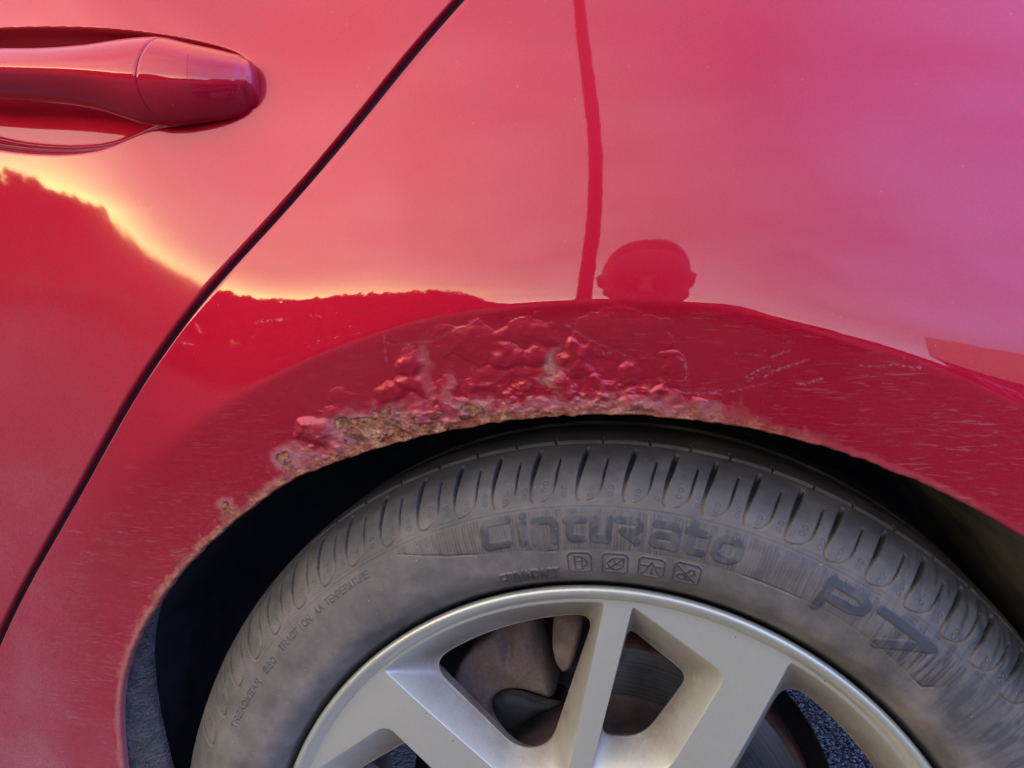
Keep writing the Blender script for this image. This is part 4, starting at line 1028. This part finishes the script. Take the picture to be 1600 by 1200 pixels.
# house mirrored at the right end of the panel
M['brickwall'] = simple('house_brick', (0.26, 0.13, 0.09), .9, nscale=6, var=.25); M['rooftile'] = simple('roof_tile', (0.68, 0.47, 0.33), .85, nscale=10, var=.2); M['white'] = simple('white_paint', (.75, .75, .72), .5, nscale=8, var=.05, bump=0)
def house():
    h = empty('brick_house', (18.2, -26.5, 0)); h.rotation_euler.z = R(28)
    tag(h, 'brick house with a pitched tile roof, mirrored at the right end of the red panel', 'house')
    link('wall', rbox('wall', (0, 0, 1.35), (11, 7, 2.7), .02), M['brickwall'], h)
    bm = bmesh.new(); pts = [(-5.8, -3.9, 2.6), (5.8, -3.9, 2.6), (5.8, 3.9, 2.6), (-5.8, 3.9, 2.6), (-5.8, 0, 4.5), (5.8, 0, 4.5)]
    v = [bm.verts.new(p) for p in pts]
    for f in ((0, 1, 5, 4), (2, 3, 4, 5), (0, 4, 3), (1, 2, 5), (0, 3, 2, 1)): bm.faces.new([v[i] for i in f])
    rf = link('roof', from_bm('roof', bm, False), M['rooftile'], h)
    link('chimney', rbox('chimney', (3.2, .6, 4.5), (.7, .6, 1.3), .02), M['brickwall'], rf)
    for x in (-3.6, -.9, 3.4):
        w = link('window', rbox('window', (x, 3.51, 1.5), (1.5, .06, 1.2), .01), M['white'], h)
        for dx in (-.36, .36): link('pane', rbox('pane', (x+dx, 3.545, 1.5), (.62, .02, 1.02), .004), M['glass'], w)
    d = link('door', rbox('door', (1.3, 3.52, 1.02), (.95, .08, 2.04), .01), M['white'], h)
    link('handle', rbox('handle', (1.65, 3.58, 1.0), (.03, .05, .14), .008), M['blackpart'], d)
house()
# lamp post standing behind the photographer
M['galv'] = simple('galvanised_steel', (.12, .12, .12), .55, .3, nscale=20)
lp = empty('street_lamp', (-.72, -7.5, 0)); tag(lp, 'tall grey street lamp across the road, mirrored as a bent dark line in the panel', 'street lamp')
def pole(name, z0, z1, r0, r1, n=24):
    bm = bmesh.new(); bmesh.ops.create_cone(bm, cap_ends=True, segments=n, radius1=r0, radius2=r1, depth=z1-z0, matrix=Matrix.Translation((0, 0, (z0+z1)/2))); return from_bm(name, bm)
link('pole', pole('pole', 0, 9.5, .10, .075), M['galv'], lp); link('base', pole('base', 0, 1.1, .13, .13), M['galv'], lp)
link('arm', rbox('arm', (0, -.7, 9.5), (.06, 1.5, .06), .02), M['galv'], lp); link('lamp_head', rbox('lamp_head', (0, -1.6, 9.5), (.24, .6, .12), .04), M['galv'], lp)

# the photographer, crouching with the phone held in both hands
def capsules(name, caps, mat, parent, voxel=.009, sm=4):
    bm = bmesh.new()
    for p, q, r0, r1 in caps:
        p, q = Vector(p), Vector(q); d = q-p
        if d.length > 1e-4:
            m = Matrix.Translation((p+q)/2) @ d.to_track_quat('Z', 'Y').to_matrix().to_4x4()
            bmesh.ops.create_cone(bm, cap_ends=True, segments=18, radius1=r0, radius2=r1, depth=d.length, matrix=m)
        for c, r in ((p, r0), (q, r1)): bmesh.ops.create_uvsphere(bm, u_segments=16, v_segments=10, radius=r, matrix=Matrix.Translation(c))
    me = bpy.data.meshes.new(name); bm.to_mesh(me); bm.free(); shade(me)
    o = link(name, me, mat, parent)
    r = o.modifiers.new('remesh', 'REMESH'); r.mode = 'VOXEL'; r.voxel_size = voxel; r.use_smooth_shade = True
    m = o.modifiers.new('smooth', 'SMOOTH'); m.iterations = sm; m.factor = .5
    return o
M['skin'] = simple('skin', (.21, .115, .085), .55, nscale=60, var=.08, bump=.1); M['hair'] = simple('dark_hair', (.06, .045, .036), .6, nscale=200)
M['jacket'] = simple('dark_jacket', (.03, .033, .042), .85, nscale=80); M['jeans'] = simple('blue_jeans', (.05, .07, .12), .9, nscale=120); M['shoe'] = simple('shoe', (.03, .03, .03), .6)
HXc, HYc, HZc = .014, -.93, .848
def person():
    c = []
    h = Vector((HXc, HYc, HZc))
    sh = {s_: Vector((HXc+s_*.175, -1.06, .655+.065*s_)) for s_ in (-1, 1)}; el = {s_: Vector((HXc+s_*.235+.02, -.80, .47)) for s_ in (-1, 1)}
    wr = {-1: Vector((-.045, -.545, .655)), 1: Vector((.135, -.535, .655))}
    hip = {s_: Vector((HXc+s_*.11, -1.22, .36)) for s_ in (-1, 1)}; kn = {s_: Vector((HXc+s_*.20, -.83, .43)) for s_ in (-1, 1)}; an = {s_: Vector((HXc+s_*.15, -1.06, .09)) for s_ in (-1, 1)}
    c += [(h+Vector((q_, -.02, .030)), h+Vector((q_, .012, .022)), .072, .068) for q_ in (-.012, .012)]
    c += [(h+Vector((q_, .0, -.02)), h+Vector((q_*.6, .012, -.075)), .071, .060) for q_ in (-.010, .010)]
    c += [(h+Vector((0, .035, -.08)), h+Vector((0, .045, -.11)), .05, .036), (h+Vector((0, .088, -.005)), h+Vector((0, .100, -.035)), .010, .014), (h+Vector((0, -.03, -.08)), (HXc, -1.05, .665), .056, .062)]
    for s_ in (-1, 1):
        c += [(h+Vector((s_*.080, -.004, .024)), h+Vector((s_*.090, -.012, .026)), .007, .007), (h+Vector((s_*.090, -.012, .026)), h+Vector((s_*.084, -.008, .002)), .007, .006), (h+Vector((s_*.082, -.004, .022)), h+Vector((s_*.081, -.004, .004)), .007, .006)]
        c += [(sh[s_], el[s_], .05, .042), (el[s_], wr[s_], .041, .028), (hip[s_], kn[s_], .085, .058), (kn[s_], an[s_], .056, .038), (an[s_], an[s_]+Vector((s_*.02, .15, -.05)), .038, .03)]
        c += [((HXc+s_*.10, -1.20, .40), (HXc+s_*.12, -1.09, .60), .11, .10)]
    c += [(sh[-1], sh[1], .065, .065)]
    # hands: palm, four fingers and a thumb each, closed on the two ends of the phone
    for s_, px in ((-1, -.034), (1, .132)):
        w = wr[s_]; pal = Vector((px+s_*.012, -.50, .672)); c.append((w, pal, .026, .024)); c.append((pal, pal+Vector((0, .012, .02)), .022, .018))
        for f, (dz, ln_) in enumerate(((.038, .9), (.022, 1.0), (.006, .95), (-.010, .8))):
            k0 = Vector((px+s_*.014, -.484, .672+dz*.8)); k1 = k0+Vector((0, .030*ln_, .002)); k2 = Vector((px-s_*.014, -.4475, k1.z+.001))
            c += [(k0, k1, .0095, .0085), (k1, k2, .0085, .0072)]
        c += [(pal+Vector((0, 0, .012)), Vector((px-s_*.010, -.480, .700)), .012, .010), (Vector((px-s_*.010, -.480, .700)), Vector((px-s_*.030, -.4695, .706)), .0095, .008)]
    b = capsules('person', c, M['skin'], None, .0055, 3)
    tag(b, 'crouching photographer in dark jacket and jeans holding up a phone, mirrored beside the arch', 'person')
    j = [(sh[-1], sh[1], .08, .08), ((HXc, -1.05, .665), (HXc, -1.09, .62), .072, .09)]
    tz = []; 
    for s_ in (-1, 1):
        j += [(sh[s_], el[s_], .066, .056), (el[s_], el[s_].lerp(wr[s_], .9), .055, .04), ((HXc+s_*.10, -1.21, .40), (HXc+s_*.115, -1.09, .60), .125, .115)]
        tz += [(hip[s_], kn[s_], .098, .070), (kn[s_], an[s_].lerp(kn[s_], .1), .069, .052), ((HXc-.05, -1.22, .36), (HXc+.05, -1.22, .36), .12, .12)]
        capsules('shoe', [(an[s_]+Vector((0, -.03, -.045)), an[s_]+Vector((s_*.02, .17, -.05)), .045, .040), (an[s_], an[s_]+Vector((0, .02, -.03)), .048, .05)], M['shoe'], b, .01, 4)
    capsules('jacket', j, M['jacket'], b, .011, 4); capsules('jeans', tz, M['jeans'], b, .012, 4)
    capsules('hair', [(h+Vector((-.013, -.025, .038)), h+Vector((-.013, .0, .036)), .073, .068), (h+Vector((.013, -.025, .038)), h+Vector((.013, .0, .036)), .073, .068), (h+Vector((0, -.045, -.01)), h+Vector((0, -.045, .03)), .062, .070)], M['hair'], b, .007, 3)
person()
ph = link('smartphone', rbox('smartphone', (.052, -.4580, CZ+WZ-.030), (.158, .0082, .075), .0035, seg=3), M['blackpart'])
tag(ph, 'black smartphone held sideways in both hands by the crouching photographer', 'phone')
link('screen', rbox('screen', (.052, -.4626, CZ+WZ-.030), (.148, .0008, .068), .0003), M['glass'], ph)
